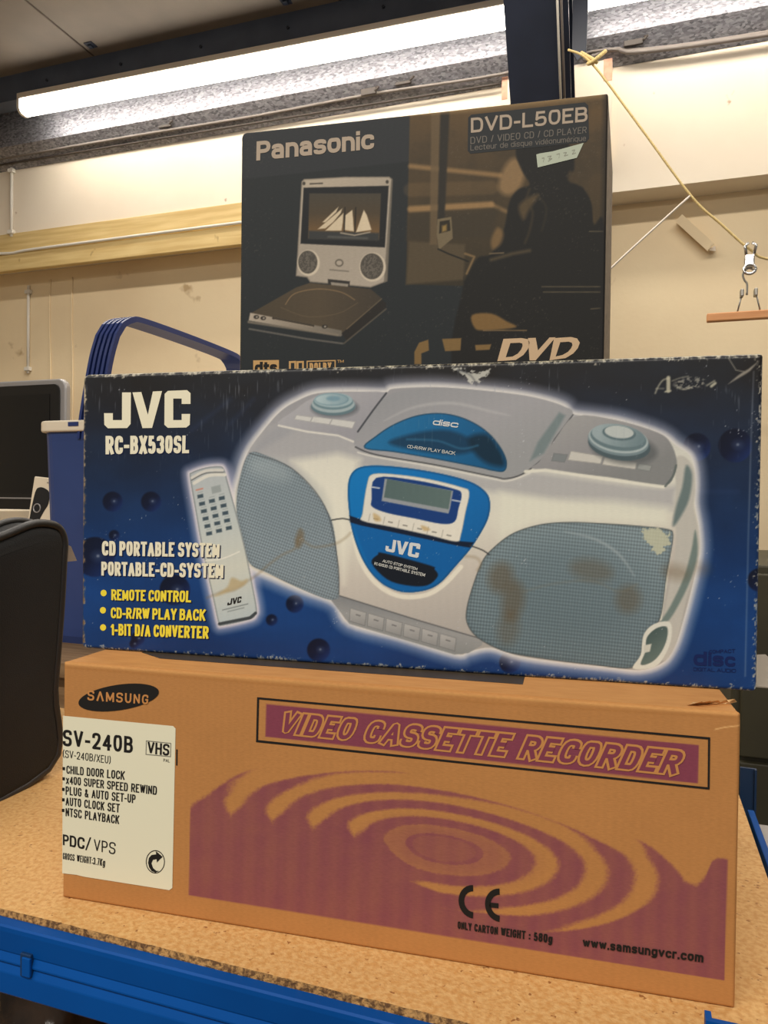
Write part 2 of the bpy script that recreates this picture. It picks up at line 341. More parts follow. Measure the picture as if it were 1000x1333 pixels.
# ------------------------------------------------------------------ rack table
rk = empty('rack_table', (-.45, .6, .0)); tag(rk, 'blue metal rack with a particleboard top carrying the cartons', 'rack')
X0, X1 = -1.25, .55     # local: world -1.70 .. .10
box('board', X0, X1, .402-.6, .815-.6, .738, .75, M['chip'], rk)
V = []; F = []; nx = 420; random.seed(4)
for i in range(nx+1):
    x = X0+(X1-X0)*i/nx
    for (z, a) in ((.7505, .0), (.747, 1), (.743, 1.2), (.738, .8)): V.append((x, .402-.6-.0004-a*random.uniform(.0002, .0017), z-random.uniform(0, .0006)))
for i in range(nx):
    for j in range(3): F.append((i*4+j, i*4+j+1, i*4+5+j, i*4+4+j))
mesh('board_edge', V, F, M['chipedge'], rk)
pf = [(0, .745), (-.0015, .7462), (-.0088, .7462), (-.0098, .745), (-.0098, .742), (-.0078, .7275), (-.0072, .7262), (-.0090, .7215), (-.0090, .7205), (-.0072, .7188), (-.0092, .7140), (-.0094, .713), (-.0092, .699), (-.008, .6975), (0, .6975)]
prism('front_beam', [(.4015-.6+p[0], p[1]) for p in pf], X0, X1-.055, 'x', M['rack'], rk)
box('beam_slot', .0575, .0665, .4015-.6-.0104, .4015-.6-.007, .7145, .7305, M['rackdark'], rk, .0006)
box('slot_tongue', .0597, .0667, .4015-.6-.0114, .4015-.6-.0092, .7155, .7285, M['rack'], rk, .0006)
def angle_post(nm, x, y, sx, sy, z0, z1, m):
    t = .003; a = .045
    o = [(0, 0), (a, 0), (a, t), (t, t), (t, .008), (0, .008)]
    prism(nm, [(x+sx*p, y+sy*q) for (p, q) in o], z0, z1, 'z', m, rk)
angle_post('upright', .485, .388-.6, 1, 1, 0, .790, M['rack'])
prism('upright', [(.553+p, .835-.6-q) for (p, q) in [(0, 0), (.015, 0), (.015, .006), (.013, .006), (.013, .003), (0, .003)]], 0, .772, 'z', M['rackdark'], rk)
box('side_beam', .556, .562, .41-.6, .80-.6, .70, .742, M['rack'], rk, .001)
box('side_beam_lip', .562, .574, .41-.6, .79-.6, .728, .733, M['silver'], rk, .001)
angle_post('upright', X0, .388-.6, 1, 1, 0, .79, M['rack'])
box('rear_beam', X0, X1, .815-.6, .823-.6, .70, .738, M['rackdark'], rk)
box('lower_board', X0, X1, .40-.6, .81-.6, .44, .452, M['chip'], rk)
# wrapped bundles on the lower board
def bundle(X, Y, z, rx, ry, rz, seed, label):
    random.seed(seed); bm = bmesh.new(); bmesh.ops.create_icosphere(bm, subdivisions=4, radius=1)
    fs = [(Vector((random.uniform(-1, 1), random.uniform(-1, 1), random.uniform(-1, 1))).normalized(), random.uniform(2, 9), random.uniform(0, 6)) for _ in range(16)]
    for v in bm.verts:
        d = v.co.normalized(); k = 1+sum(math.sin(f[0].dot(d)*f[1]+f[2]) for f in fs)*.035+random.uniform(-.012, .012)
        q = Vector([math.copysign(abs(c)**.6, c) for c in d])*k*.9
        v.co = (q.x*rx, q.y*ry, max(q.z*rz, -rz*.8))
    me = bpy.data.meshes.new('wrapped_bundle'); bm.to_mesh(me); bm.free()
    o = link('wrapped_bundle', me, M['darkbag'], None, True); o.location = (X, Y, z); tag(o, label, 'bundle', 'bundles under the rack table')
bundle(-.455, .50, .452+.096, .055, .06, .12, 1, 'dark plastic wrapped bundle under the rack, at the left edge')
bundle(-.355, .505, .452+.100, .036, .05, .125, 2, 'dark crumpled bundle under the rack, between two others')
bundle(-.270, .52, .452+.096, .038, .05, .12, 5, 'dark crumpled bundle under the rack, right of the other two')

# ------------------------------------------------------------------ table behind, with television, cooler and cards
bt = empty('back_table', (-1.6, 1.45, 0)); tag(bt, 'long brown wooden table behind the rack holding the blue cooler', 'table')
for k in range(4): box('top_plank', -1.5, 1.3, -.41+.21*k, -.41+.21*k+.207, .722, .75, M['tabwood'], bt, .002)
box('apron', -1.45, 1.25, -.385, -.36, .62, .722, M['tabwood'], bt)
for x in (-1.4, 1.18):
    for y in (-.38, .36): box('leg', x, x+.05, y, y+.05, 0, .722, M['tabwood'], bt, .003)
tv = empty('television', (-1.94, 1.78, .75)); tag(tv, 'flat black television with silver edged bezel at the left edge', 'television')
prism('bezel', rrect(.69, .53, (.02, .02, .028, .028), -.345, .11, 6), -.03, -.008, 'y', M['silver'], tv, .006)
prism('front_frame', rrect(.66, .50, (.012, .012, .02, .02), -.335, .124, 5), -.034, -.028, 'y', M['tvblack'], tv, .001)
box('screen', -.30, .29, -.0355, -.0338, .30, .595, M['screen'], tv)
box('chin_line', -.33, .32, -.036, -.0335, .284, .288, M['silver'], tv)
box('stand_neck', -.06, .06, -.02, .02, .012, .14, M['tvblack'], tv); prism('stand_base', rrect(.4, .2, (.06,)*4, -.2, -.1, 6), 0, .014, 'z', M['tvblack'], tv, .003)
# cooler
ck = empty('cool_box', (-.994, 1.42, .75)); tag(ck, 'tall blue cool box with white lid and ribbed blue handle', 'cooler')
V = []; F = []
ow = rrect(.262, .52, (.03,)*4, -.131, -.26, 5); n = len(ow)
for (z, s) in ((0, .90), (.015, .925), (.03, .93), (.40, .985), (.418, .99)):
    for p in ow: V.append((p[0]*s, p[1]*s, z))
for j in range(4):
    for i in range(n): F.append((j*n+i, j*n+(i+1) % n, (j+1)*n+(i+1) % n, (j+1)*n+i))
F += [tuple(range(n)), tuple(range(4*n, 5*n))]
mesh('body', V, F, M['coolblue'], ck)
ld = prism('lid', rrect(.272, .53, (.03,)*4, -.136, -.265, 5), .418, .440, 'z', M['coolwhite'], ck, .004)
box('lid_slot', -.052, -.028, -.2665, -.262, .428, .436, M['handle'], ld)
# handle: comb section strip bent to an arch along the length
hp = spl([(-.250, .405), (-.252, .44), (-.250, .50), (-.246, .56), (-.238, .60)], 4)+spl([(-.225, .622), (-.205, .634), (-.17, .640), (0, .642), (.17, .640), (.205, .634), (.225, .622)], 4)+spl([(.238, .60), (.246, .56), (.252, .44), (.250, .405)], 4)
ribs = 5; wd = .050; prof = []
for i in range(ribs):
    c = -wd/2+.003+i*(wd-.006)/(ribs-1)
    prof += [(c-.0028, -.006), (c-.0028, .005), (c+.0028, .005), (c+.0028, -.006)] if False else [(c-.003, 0.004), (c-.003, .011), (c+.003, .011), (c+.003, 0.004)]
prof = [(-wd/2, .0)]+prof+[(wd/2, .0)]
# outward normal sweep: points run in the Y-Z plane; profile spans X and the outward normal
P = [Vector((0, p[0], p[1])) for p in hp]; V = []; F = []; k = len(prof)
for i, p in enumerate(P):
    t = (P[min(i+1, len(P)-1)]-P[max(i-1, 0)]).normalized(); nn = Vector((0, -t.z, t.y))
    if nn.dot(p-Vector((0, 0, .45))) < 0: nn = -nn
    lean = .032*(p.z-.44)/.2
    for (a, b) in prof: V.append(p+Vector((a+lean-.005, 0, 0))+nn*b)
for i in range(len(P)-1):
    for q in range(k): F.append((i*k+q, i*k+(q+1) % k, (i+1)*k+(q+1) % k, (i+1)*k+q))
F += [tuple(range(k)), tuple(range((len(P)-1)*k, len(P)*k))]
hd = mesh('handle', V, F, M['handle'], ck)
for y in (-.262, .262): prism('pivot', [(.012*math.cos(a), .418+.012*math.sin(a)) for a in [i*math.pi/8 for i in range(16)]], y-.008, y+.008, 'y', M['handle'], ck)
# white card pack with a pictured black gadget, leaning
wp = empty('gadget_pack', (-1.20, 1.20, .75)); tag(wp, 'cream boxed pack showing a black gadget, beside the blue cooler', 'box'); wp.rotation_euler = (math.radians(-6), math.radians(5), 0)
box('carton', -.036, .046, 0, .05, 0, .334, M['paper'], wp, .002)
g = prism('pictured_gadget', spl([(-.030, .245), (-.026, .30), (-.016, .312), (.0, .310), (.010, .302), (.012, .28), (.003, .262), (-.006, .24), (-.010, .21), (-.028, .212)], 4, True), -.0015, 0, 'y', M['bag'], wp)
tube('ring', [(-.014+.009*math.cos(a), -.002, .268+.009*math.sin(a)) for a in [i*math.pi/8 for i in range(16)]], .0014, M['silver'], g, closed=True)
box('grey_strip', .0, .03, -.0008, 0, .322, .325, M['greypaper'], wp)
pc = box('white_carton', -1.50, -1.265, 1.17, 1.30, .75, 1.012, M['paper'], None, .003); tag(pc, 'plain cream carton at the left edge behind the black bag', 'box')
# black bag on the rack
bg = empty('nylon_bag', (-.57, .53, .75)); tag(bg, 'soft black nylon case with piped edge, left of the cartons', 'bag')
bo = spl([(.078, .005), (.087, .088), (.095, .167), (.099, .225), (.100, .243), (.094, .256), (.082, .262), (.055, .263), (.012, .251), (-.06, .236), (-.105, .222), (-.118, .20), (-.118, .10), (-.112, .005)], 5, True)
prism('body', bo, -.30, 0, 'x', M['bag'], bg, .012, True)
tube('piping', [(-.004, p[0]*.985, p[1]*.985+.004) for p in bo], .0042, M['piping'], bg, closed=True)
tp = [p for p in bo if p[1] > .19]
tube('zip', [(-.035, p[0]*1.0, p[1]*1.004+.001) for p in sorted(tp, key=lambda q: q[0])], .0035, M['piping'], bg)
mesh('tag_label', [(-.003, .096, .243), (-.003, .094, .222), (-.003, .116, .222), (-.003, .107, .238), (-.0025, .096, .243), (-.0025, .094, .222), (-.0025, .116, .222), (-.0025, .107, .238)], [(0, 1, 2, 3), (4, 5, 6, 7), (0, 1, 5, 4), (1, 2, 6, 5), (2, 3, 7, 6), (3, 0, 4, 7)], M['greypaper'], bg)
# dark cabinet behind on the right
cb = empty('metal_cabinet', (.55, 1.75, 0)); tag(cb, 'dark olive metal drawer cabinet behind the cartons at right edge', 'cabinet')
box('carcass', -.38, .5, -.23, .3, 0, .93, M['olive'], cb, .004)
for k in range(5):
    d = box('drawer', -.365, .485, -.245, -.228, .05+.175*k, .05+.175*k+.165, M['olive'], cb, .003)
    box('drawer_pull', -.05, .15, -.262, -.243, .05+.175*k+.08, .05+.175*k+.095, M['steelwire'], d, .003)

#PART2
# ------------------------------------------------------------------ printed cartons
def hom(src, dst):
    A = []; b = []
    for (x, y), (u, v) in zip(src, dst):
        A.append([x, y, 1, 0, 0, 0, -u*x, -u*y]); b.append(u)
        A.append([0, 0, 0, x, y, 1, -v*x, -v*y]); b.append(v)
    h = np.linalg.solve(np.array(A, float), np.array(b, float)); return np.append(h, 1).reshape(3, 3)
def hap(H, x, y):
    x = np.asarray(x, float); y = np.asarray(y, float)
    d = H[2, 0]*x+H[2, 1]*y+H[2, 2]
    return (H[0, 0]*x+H[0, 1]*y+H[0, 2])/d, (H[1, 0]*x+H[1, 1]*y+H[1, 2])/d

def vnoise(x, y, seed=0):
    """smooth value noise, period free"""
    rs = np.random.RandomState(seed); T = rs.rand(64, 64)
    xi = np.floor(x).astype(int); yi = np.floor(y).astype(int); fx = x-xi; fy = y-yi
    fx = fx*fx*(3-2*fx); fy = fy*fy*(3-2*fy)
    g = lambda i, j: T[i % 64, j % 64]
    return (g(xi, yi)*(1-fx)+g(xi+1, yi)*fx)*(1-fy)+(g(xi, yi+1)*(1-fx)+g(xi+1, yi+1)*fx)*fy
def fbm(x, y, seed=0, o=4):
    s = 0; a = .5; t = 0
    for k in range(o): s = s+a*vnoise(x*2**k, y*2**k, seed+k); t += a; a *= .55
    return s/t
def sstep(a, b, x):
    t = np.clip((x-a)/(b-a), 0, 1); return t*t*(3-2*t)

# ---- lettering: a small stroke alphabet, each glyph a set of pen paths in a unit box; (x, y, r) rounds a corner
_O = [(.5, 1), (1, 1, .45), (1, 0, .45), (0, 0, .45), (0, 1, .45), (.5, 1)]
def _bowl(h=.72, x0=0., x1=1.): m = (x0+x1)/2; return [(m, h), (x1, h, .34), (x1, 0, .34), (x0, 0, .34), (x0, h, .34), (m, h)]
_S = [(1, .74), (1, 1, .34), (0, 1, .34), (0, .51, .28), (1, .51, .28), (1, 0, .34), (0, 0, .34), (0, .26)]
GL = {'A': (1.1, [[(0, 0), (.5, 1), (1, 0)], [(.2, .3), (.8, .3)]]), '\u039b': (1.1, [[(0, 0), (.5, 1), (1, 0)]]),
 'B': (1, [[(0, 0), (0, 1), (.92, 1, .24), (.92, .53, .24), (0, .53)], [(0, .53), (1, .53, .25), (1, 0, .25), (0, 0)]]),
 'C': (1, [[(1, .68), (1, 1, .4), (0, 1, .4), (0, 0, .4), (1, 0, .4), (1, .32)]]), 'D': (1, [[(.4, 0), (0, 0), (0, 1), (1, 1, .42), (1, 0, .42), (.4, 0)]]),
 'E': (.85, [[(1, 1), (0, 1), (0, 0), (1, 0)], [(0, .52), (.9, .52)]]), 'F': (.85, [[(1, 1), (0, 1), (0, 0)], [(0, .52), (.9, .52)]]),
 'G': (1, [[(1, .7), (1, 1, .4), (0, 1, .4), (0, 0, .4), (1, 0, .3), (1, .46), (.56, .46)]]), 'H': (1, [[(0, 0), (0, 1)], [(1, 0), (1, 1)], [(0, .52), (1, .52)]]),
 'I': (0, [[(0, 0), (0, 1)]]), 'J': (.8, [[(1, 1), (1, 0, .4), (0, 0, .4), (0, .3)]]), 'K': (1, [[(0, 0), (0, 1)], [(1, 1), (.04, .4)], [(.34, .6), (1, 0)]]),
 'L': (.85, [[(0, 1), (0, 0), (1, 0)]]), 'M': (1.3, [[(0, 0), (0, 1), (.5, .12), (1, 1), (1, 0)]]), 'N': (1, [[(0, 0), (0, 1), (1, 0), (1, 1)]]),
 'O': (1, [_O]), 'P': (.95, [[(0, 0), (0, 1), (1, 1, .28), (1, .46, .28), (0, .46)]]), 'R': (1, [[(0, 0), (0, 1), (1, 1, .27), (1, .48, .27), (0, .48)], [(.5, .48), (1, 0)]]),
 'S': (1, [_S]), 'T': (.95, [[(0, 1), (1, 1)], [(.5, 1), (.5, 0)]]), 'U': (1, [[(0, 1), (0, 0, .4), (1, 0, .4), (1, 1)]]), 'V': (1.05, [[(0, 1), (.5, 0), (1, 1)]]),
 'W': (1.5, [[(0, 1), (.25, 0), (.5, 1), (.75, 0), (1, 1)]]), 'X': (1, [[(0, 0), (1, 1)], [(0, 1), (1, 0)]]), 'Y': (1.05, [[(0, 1), (.5, .45), (1, 1)], [(.5, .45), (.5, 0)]]),
 '0': (.95, [_O]), '1': (.4, [[(0, .78), (1, 1), (1, 0)]]), '2': (.92, [[(0, .7), (0, 1, .38), (1, 1, .38), (1, .56, .3), (0, 0), (1, 0)]]),
 '3': (.92, [[(0, .76), (0, 1, .34), (1, 1, .34), (1, .53, .24), (.36, .53)], [(.36, .53), (1, .53, .25), (1, 0, .34), (0, 0, .34), (0, .25)]]),
 '4': (.98, [[(.76, 0), (.76, 1), (0, .27), (1, .27)]]), '5': (.92, [[(.94, 1), (.1, 1), (.04, .46), (.3, .6, .2), (1, .6, .34), (1, 0, .36), (0, 0, .36), (0, .24)]]),
 '7': (.9, [[(0, 1), (1, 1), (.4, 0)]]), '8': (.95, [[(.5, 1), (.96, 1, .24), (.96, .53, .24), (.04, .53, .24), (.04, 1, .24), (.5, 1)], [(.5, .53), (1, .53, .25), (1, 0, .25), (0, 0, .25), (0, .53, .25), (.5, .53)]]),
 '-': (.4, [[(0, .4), (1, .4)]]), '/': (.42, [[(0, 0), (1, 1)]]), '(': (.25, [[(1, 1.05), (0, .8), (0, .2), (1, -.05)]]), ')': (.25, [[(0, 1.05), (1, .8), (1, .2), (0, -.05)]]),
 '&': (1.1, [[(1, 0), (.12, .78, .2), (.4, 1, .2), (.7, .78, .2), (0, .3, .3), (.1, 0, .3), (.7, 0, .3), (1, .42)]]), '.': (0, [[(0, .0), (0, .012)]]), ':': (0, [[(0, .1), (0, .112)], [(0, .62), (0, .632)]]),
 'a': (.85, [[(.03, .54), (.03, .72, .28), (.94, .72, .28), (.94, 0)], [(.94, .42), (0, .42, .2), (0, 0, .2), (.94, 0)]]), 'c': (.85, [[(1, .48), (1, .72, .34), (0, .72, .34), (0, 0, .34), (1, 0, .34), (1, .24)]]),
 'd': (.9, [_bowl(), [(1, 0), (1, 1)]]), 'e': (.88, [[(0, .36), (1, .36), (1, .72, .34), (0, .72, .34), (0, 0, .34), (1, 0, .34), (1, .18)]]),
 '\u00e9': (.88, [[(0, .36), (1, .36), (1, .72, .34), (0, .72, .34), (0, 0, .34), (1, 0, .34), (1, .18)], [(.4, .88), (.75, 1.04)]]),
 'g': (.9, [_bowl(), [(1, .72), (1, -.26, .3), (0, -.26, .3), (0, -.14)]]), 'i': (0, [[(0, 0), (0, .64)], [(0, .985), (0, 1)]]), 'm': (1.4, [[(0, 0), (0, .72)], [(0, .4), (0, .72, .3), (.5, .72, .3), (.5, 0)], [(.5, .4), (.5, .72, .3), (1, .72, .3), (1, 0)]]),
 'n': (.85, [[(0, 0), (0, .72)], [(0, .36), (0, .72, .34), (1, .72, .34), (1, 0)]]), 'o': (.9, [_bowl()]), 'q': (.9, [_bowl(), [(1, .72), (1, -.28)]]), 'r': (.5, [[(0, 0), (0, .72)], [(0, .36), (0, .72, .3), (1, .72)]]),
 's': (.8, [[(p[0], p[1]*.72)+((p[2]*.8,) if len(p) > 2 else ()) for p in _S]]), 't': (.5, [[(.35, .95), (.35, 0, .24), (1, 0)], [(0, .72), (1, .72)]]), 'u': (.85, [[(0, .72), (0, 0, .34), (1, 0, .34), (1, .72)], [(1, .4), (1, 0)]]),
 'v': (.9, [[(0, .72), (.5, 0), (1, .72)]]), 'w': (1.3, [[(0, .72), (.25, 0), (.5, .72), (.75, 0), (1, .72)]]), 'x': (.85, [[(0, 0), (1, .72)], [(0, .72), (1, 0)]])}
def pen_text(body, aspect, pen, gap=.14, space=.42, draw=None):
    """returns flat verts/faces; glyph widths are chosen so the line fills `aspect` (width / cap height)"""
    nat = sum(GL[ch][0] for ch in body if ch != ' '); fixed = sum((space if ch == ' ' else pen+gap) for ch in body)-gap
    ws = max((aspect-fixed)/max(nat, 1e-6), .12)
    V = []; F = []; x = 0.; Dp = []; lv = [0.]
    def poly(ps): k = len(V); V.extend(ps); F.append(tuple(range(k, len(V)))); Dp.extend([lv[0]]*len(ps)); lv[0] += 1.3e-6   # strokes overlap: each a hair above the last
    for ch in body:
        if ch == ' ': x += space; continue
        gw, strokes = GL[ch]; gw *= ws; lv[0] = 0.
        for st in strokes:
            P = [(x+pen/2+p[0]*gw, pen/2+p[1]*(1-pen), (p[2] if len(p) > 2 else 0)) for p in st]; Q = []
            for i, p in enumerate(P):
                if p[2] and 0 < i < len(P)-1:
                    a, b, c = (np.array(q[:2]) for q in (P[i-1], p, P[i+1])); la, lc = np.linalg.norm(a-b), np.linalg.norm(c-b)
                    ra, rc = min(p[2]*(1-pen)*1.1, la*.5), min(p[2]*(1-pen)*1.1, lc*.5); s0 = b+(a-b)/max(la, 1e-9)*ra; s1 = b+(c-b)/max(lc, 1e-9)*rc
                    for k in range(5): t = k/4; Q.append(tuple((1-t)**2*s0+2*t*(1-t)*b+t*t*s1))
                else: Q.append(p[:2])
            Q = [q for i, q in enumerate(Q) if i == 0 or math.dist(q, Q[i-1]) > 1e-5]; h = (draw or pen)/2
            ex = lambda a, b: tuple(np.array(a)+(np.array(a)-np.array(b))/math.dist(a, b)*h)
            def atb(p, q):
                v = abs(p[1]-q[1]) > abs(p[0]-q[0]); return ch in '.:i' or (min(abs(p[1]-k) for k in (0, 1, .72, -.28, .95)) < .01 if v else min(abs(p[0]), abs(p[0]-1)) < .01)
            if math.dist(Q[0], Q[-1]) > 1e-4: Q[0], Q[-1] = (ex(Q[0], Q[1]) if atb(st[0], st[1]) else Q[0]), (ex(Q[-1], Q[-2]) if atb(st[-1], st[-2]) else Q[-1])
            for i in range(len(Q)-1):
                a, b = np.array(Q[i]), np.array(Q[i+1]); d = (b-a)/np.linalg.norm(b-a); n = np.array([-d[1], d[0]])*h
                poly([tuple(a-n), tuple(b-n), tuple(b+n), tuple(a+n)])
                if i < len(Q)-2:
                    e = np.array(Q[i+2])-b; e = e/np.linalg.norm(e); m = np.array([-e[1], e[0]])*h; s = 1 if d[0]*e[1]-d[1]*e[0] < 0 else -1
                    mm = n+m; l2 = mm@mm
                    if l2 < 1e-9: continue
                    k = 2*h*h/l2; tip = b+s*mm*min(k, 1.25); pts = [tuple(b), tuple(b+s*n), tuple(tip), tuple(b+s*m)]
                    poly(pts if s < 0 else pts[::-1])
        x += gw+pen+gap
    return V, F, x-gap, Dp

class Art:
    """a flat printed front: colours are worked out per grid point of the board's face.
    Shapes are measured on the photographed face and rectified to the board by `corners`."""
    def __init__(s, W, H, corners, step, base):
        s.W, s.H = W, H; s.nx = int(W/step)+1; s.ny = int(H/step)+1
        s.toface = hom(corners, [(0, H), (W, H), (W, 0), (0, 0)]); s.topx = np.linalg.inv(s.toface)
        u = np.linspace(0, W, s.nx); v = np.linspace(0, H, s.ny); s.U, s.V = np.meshgrid(u, v)
        s.x, s.y = hap(s.topx, s.U, s.V)
        s.c = np.empty((s.ny, s.nx, 3)); s.c[:] = np.array(base)/255.
    def face(s, x, y): u, v = hap(s.toface, x, y); return float(u), float(v)
    def win(s, pts, pad):
        p = np.array(pts, float); u, v = hap(s.toface, p[:, 0], p[:, 1]); k = pad*.0009
        i0 = max(int((u.min()-k)/s.W*(s.nx-1)), 0); i1 = min(int((u.max()+k)/s.W*(s.nx-1))+2, s.nx)
        j0 = max(int((v.min()-k)/s.H*(s.ny-1)), 0); j1 = min(int((v.max()+k)/s.H*(s.ny-1))+2, s.ny)
        return (slice(j0, max(j1, j0)), slice(i0, max(i1, i0)))
    def dist(s, pts, w, closed=True):
        x, y = s.x[w], s.y[w]; p = np.array(pts, float); n = len(p)
        D = np.full(x.shape, 1e9); ins = np.zeros(x.shape, bool); T = np.zeros(x.shape)
        for i in range(n if closed else n-1):
            a, b = p[i], p[(i+1) % n]; e = b-a; l = e@e
            if l < 1e-12: continue
            t = np.clip(((x-a[0])*e[0]+(y-a[1])*e[1])/l, 0, 1)
            d = (x-a[0]-t*e[0])**2+(y-a[1]-t*e[1])**2
            m = d < D; D = np.where(m, d, D); T = np.where(m, (i+t)/max(n-1, 1), T)
            if closed and a[1] != b[1]:
                c = ((a[1] <= y) != (b[1] <= y)) & (x < a[0]+(y-a[1])/(b[1]-a[1])*e[0]); ins ^= c
        D = np.sqrt(D); s.T = T
        return np.where(ins, -D, D) if closed else D
    def mix(s, w, a, col):
        if callable(col): cc = col(s.x[w], s.y[w])
        else: cc = np.array(col, float)
        s.c[w] = s.c[w]*(1-a[..., None])+cc/255.*a[..., None]
    def fill(s, pts, col, aa=.7, alpha=1., soft=0, edge=None, ew=3., ea=.6):
        w = s.win(pts, aa+soft+4); d = s.dist(pts, w)
        s.mix(w, alpha*np.clip(.5-d/(2*aa+soft), 0, 1), col)
        if edge is not None: s.mix(w, ea*np.clip(.5-d/(2*aa), 0, 1)*np.clip(1+d/ew, 0, 1), edge)
        return d
    def glow(s, pts, col, r, alpha=1., p=1.6):
        w = s.win(pts, r+4); d = s.dist(pts, w); s.mix(w, alpha*np.clip(1-np.maximum(d, 0)/r, 0, 1)**p, col)
    def line(s, pts, wd, col, alpha=1., soft=.6, taper=False):
        w = s.win(pts, wd+soft+4); d = s.dist(pts, w, False)
        ww = wd*(np.sin(np.pi*np.clip(s.T, 0, 1)) if taper else 1)
        s.mix(w, alpha*np.clip(.5-(d-ww/2)/(2*soft), 0, 1), col)
    def ell(s, cx, cy, rx, ry, col, rot=0, aa=.7, alpha=1., **k):
        s.fill(elp(cx, cy, rx, ry, rot), col, aa, alpha, **k)
    def panel(s, name, m, parent, r=.003, cr_=(.003,)*4, bulge=0, skew=0):
        U, V = s.U.copy(), s.V.copy(); W, H = s.W, s.H
        for (sx, sy, R) in ((0, 0, cr_[0]), (1, 0, cr_[1]), (1, 1, cr_[2]), (0, 1, cr_[3])):
            cx = W-R if sx else R; cy = H-R if sy else R
            q = ((U > cx) if sx else (U < cx)) & ((V > cy) if sy else (V < cy))
            dx, dy = U-cx, V-cy; l = np.maximum(np.hypot(dx, dy), 1e-9); f = np.where(q & (l > R), R/l, 1)
            U = cx+dx*f; V = cy+dy*f
        d = np.minimum(np.minimum(U, W-U), np.minimum(V, H-V))
        t = np.clip(r-d, 0, r); off = r-np.sqrt(np.maximum(r*r-t*t, 0))
        off = off-bulge*np.sin(np.pi*np.clip(U/W, 0, 1))*np.sin(np.pi*np.clip(V/H, 0, 1))
        co = np.stack([U-W/2, off, V], -1).reshape(-1, 3)
        me = bpy.data.meshes.new(name); nv = s.nx*s.ny; me.vertices.add(nv); me.vertices.foreach_set('co', co.ravel())
        i = np.arange(s.nx-1)[None, :]+np.arange(s.ny-1)[:, None]*s.nx; i = i.ravel()
        q = np.stack([i, i+1, i+1+s.nx, i+s.nx], -1); nf = len(q)
        me.loops.add(nf*4); me.loops.foreach_set('vertex_index', q.ravel().astype(np.int32))
        me.polygons.add(nf); me.polygons.foreach_set('loop_start', np.arange(0, nf*4, 4, dtype=np.int32))
        me.polygons.foreach_set('use_smooth', np.ones(nf, bool)) ; me.update(calc_edges=True)
        c = np.clip(s.c, 0, 1); l = np.where(c <= .04045, c/12.92, ((c+.055)/1.055)**2.4)
        at = me.color_attributes.new('ink', 'FLOAT_COLOR', 'POINT')
        at.data.foreach_set('color', np.concatenate([l.reshape(-1, 3), np.ones((nv, 1))], 1).astype(np.float32).ravel())
        me.materials.append(m)
        o = bpy.data.objects.new(name, me); COL.objects.link(o); o.parent = parent
        return o
    # crisp lettering and flat inked shapes, a fraction of a millimetre proud of the board
    def place(s, name, V2, F, quad, layer, m, parent, unit=True):
        q = np.array(V2, float)
        if unit:
            mn, mx = q.min(0), q.max(0); q = (q-mn)/np.maximum(mx-mn, 1e-9)
            Hq = hom([(0, 1), (1, 1), (1, 0), (0, 0)], quad); px_, py_ = hap(Hq, q[:, 0], q[:, 1])
        else: px_, py_ = q[:, 0], q[:, 1]
        u, v = hap(s.toface, px_, py_)
        return mesh(name, [(a-s.W/2, -.00012*layer, b) for a, b in zip(u, v)], F, m, parent)
    def text(s, body, quad, m, parent, layer=1, pen=.16, name='lettering', yr=(0, 1), gap=.14, space=.42, draw=None):
        q = np.array(quad, float); wd_ = (np.linalg.norm(q[1]-q[0])+np.linalg.norm(q[2]-q[3]))/2; ht = (np.linalg.norm(q[3]-q[0])+np.linalg.norm(q[2]-q[1]))/2/(yr[1]-yr[0])
        V2, F, tot, Dp = pen_text(body, wd_/ht, pen, gap, space, draw)
        V2 = np.array(V2); Hq = hom([(0, yr[1]), (tot, yr[1]), (tot, yr[0]), (0, yr[0])], quad); px_, py_ = hap(Hq, V2[:, 0], V2[:, 1]); u, v = hap(s.toface, px_, py_)
        me = bpy.data.meshes.new(name); me.from_pydata([(a_-s.W/2, -.00012*layer-d_, b_) for a_, b_, d_ in zip(u, v, Dp)], [], F); me.update()
        return link(name, me, M[m], parent)
    def shape(s, pts, m, parent, layer=1, name='inked_shape'):
        return s.place(name, pts, [tuple(range(len(pts)))], None, layer, M[m], parent, False)
    def ring(s, out, inn, m, parent, layer=1, name='inked_frame'):
        n = len(out); return s.place(name, list(out)+list(inn), [(i, (i+1) % n, n+(i+1) % n, n+i) for i in range(n)], None, layer, M[m], parent, False)
def elp(cx, cy, rx, ry, rot=0, n=40):
    a = np.linspace(0, 2*np.pi, n, endpoint=False); c, sn = math.cos(math.radians(rot)), math.sin(math.radians(rot))
    return [(cx+rx*math.cos(t)*c-ry*math.sin(t)*sn, cy+rx*math.cos(t)*sn+ry*math.sin(t)*c) for t in a]
def grad(p0, p1, *cols):
    """linear blend of colours from p0 to p1"""
    p0 = np.array(p0, float); e = np.array(p1, float)-p0; k = np.linspace(0, 1, len(cols)); C = np.array(cols, float)
    def f(x, y):
        t = np.clip(((x-p0[0])*e[0]+(y-p0[1])*e[1])/(e@e), 0, 1)
        return np.stack([np.interp(t, k, C[:, j]) for j in range(3)], -1)
    return f
def carton_body(name, W, D, H, r, radii, m, parent, skew=0, z0=0):
    o = prism(name, rrect(W, H-z0, radii, -W/2, z0, 6), r-.0002, D, 'y', m, parent)
    if skew:
        for v in o.data.vertices: v.co.x += skew*(v.co.y-r)/D
    return o
def carton(name, bl, deg, W, label):
    a = math.radians(deg); e = empty(name, (bl[0]+W/2*math.cos(a), bl[1]+W/2*math.sin(a), bl[2]), a); tag(e, label, 'box', 'stacked electronics cartons'); return e

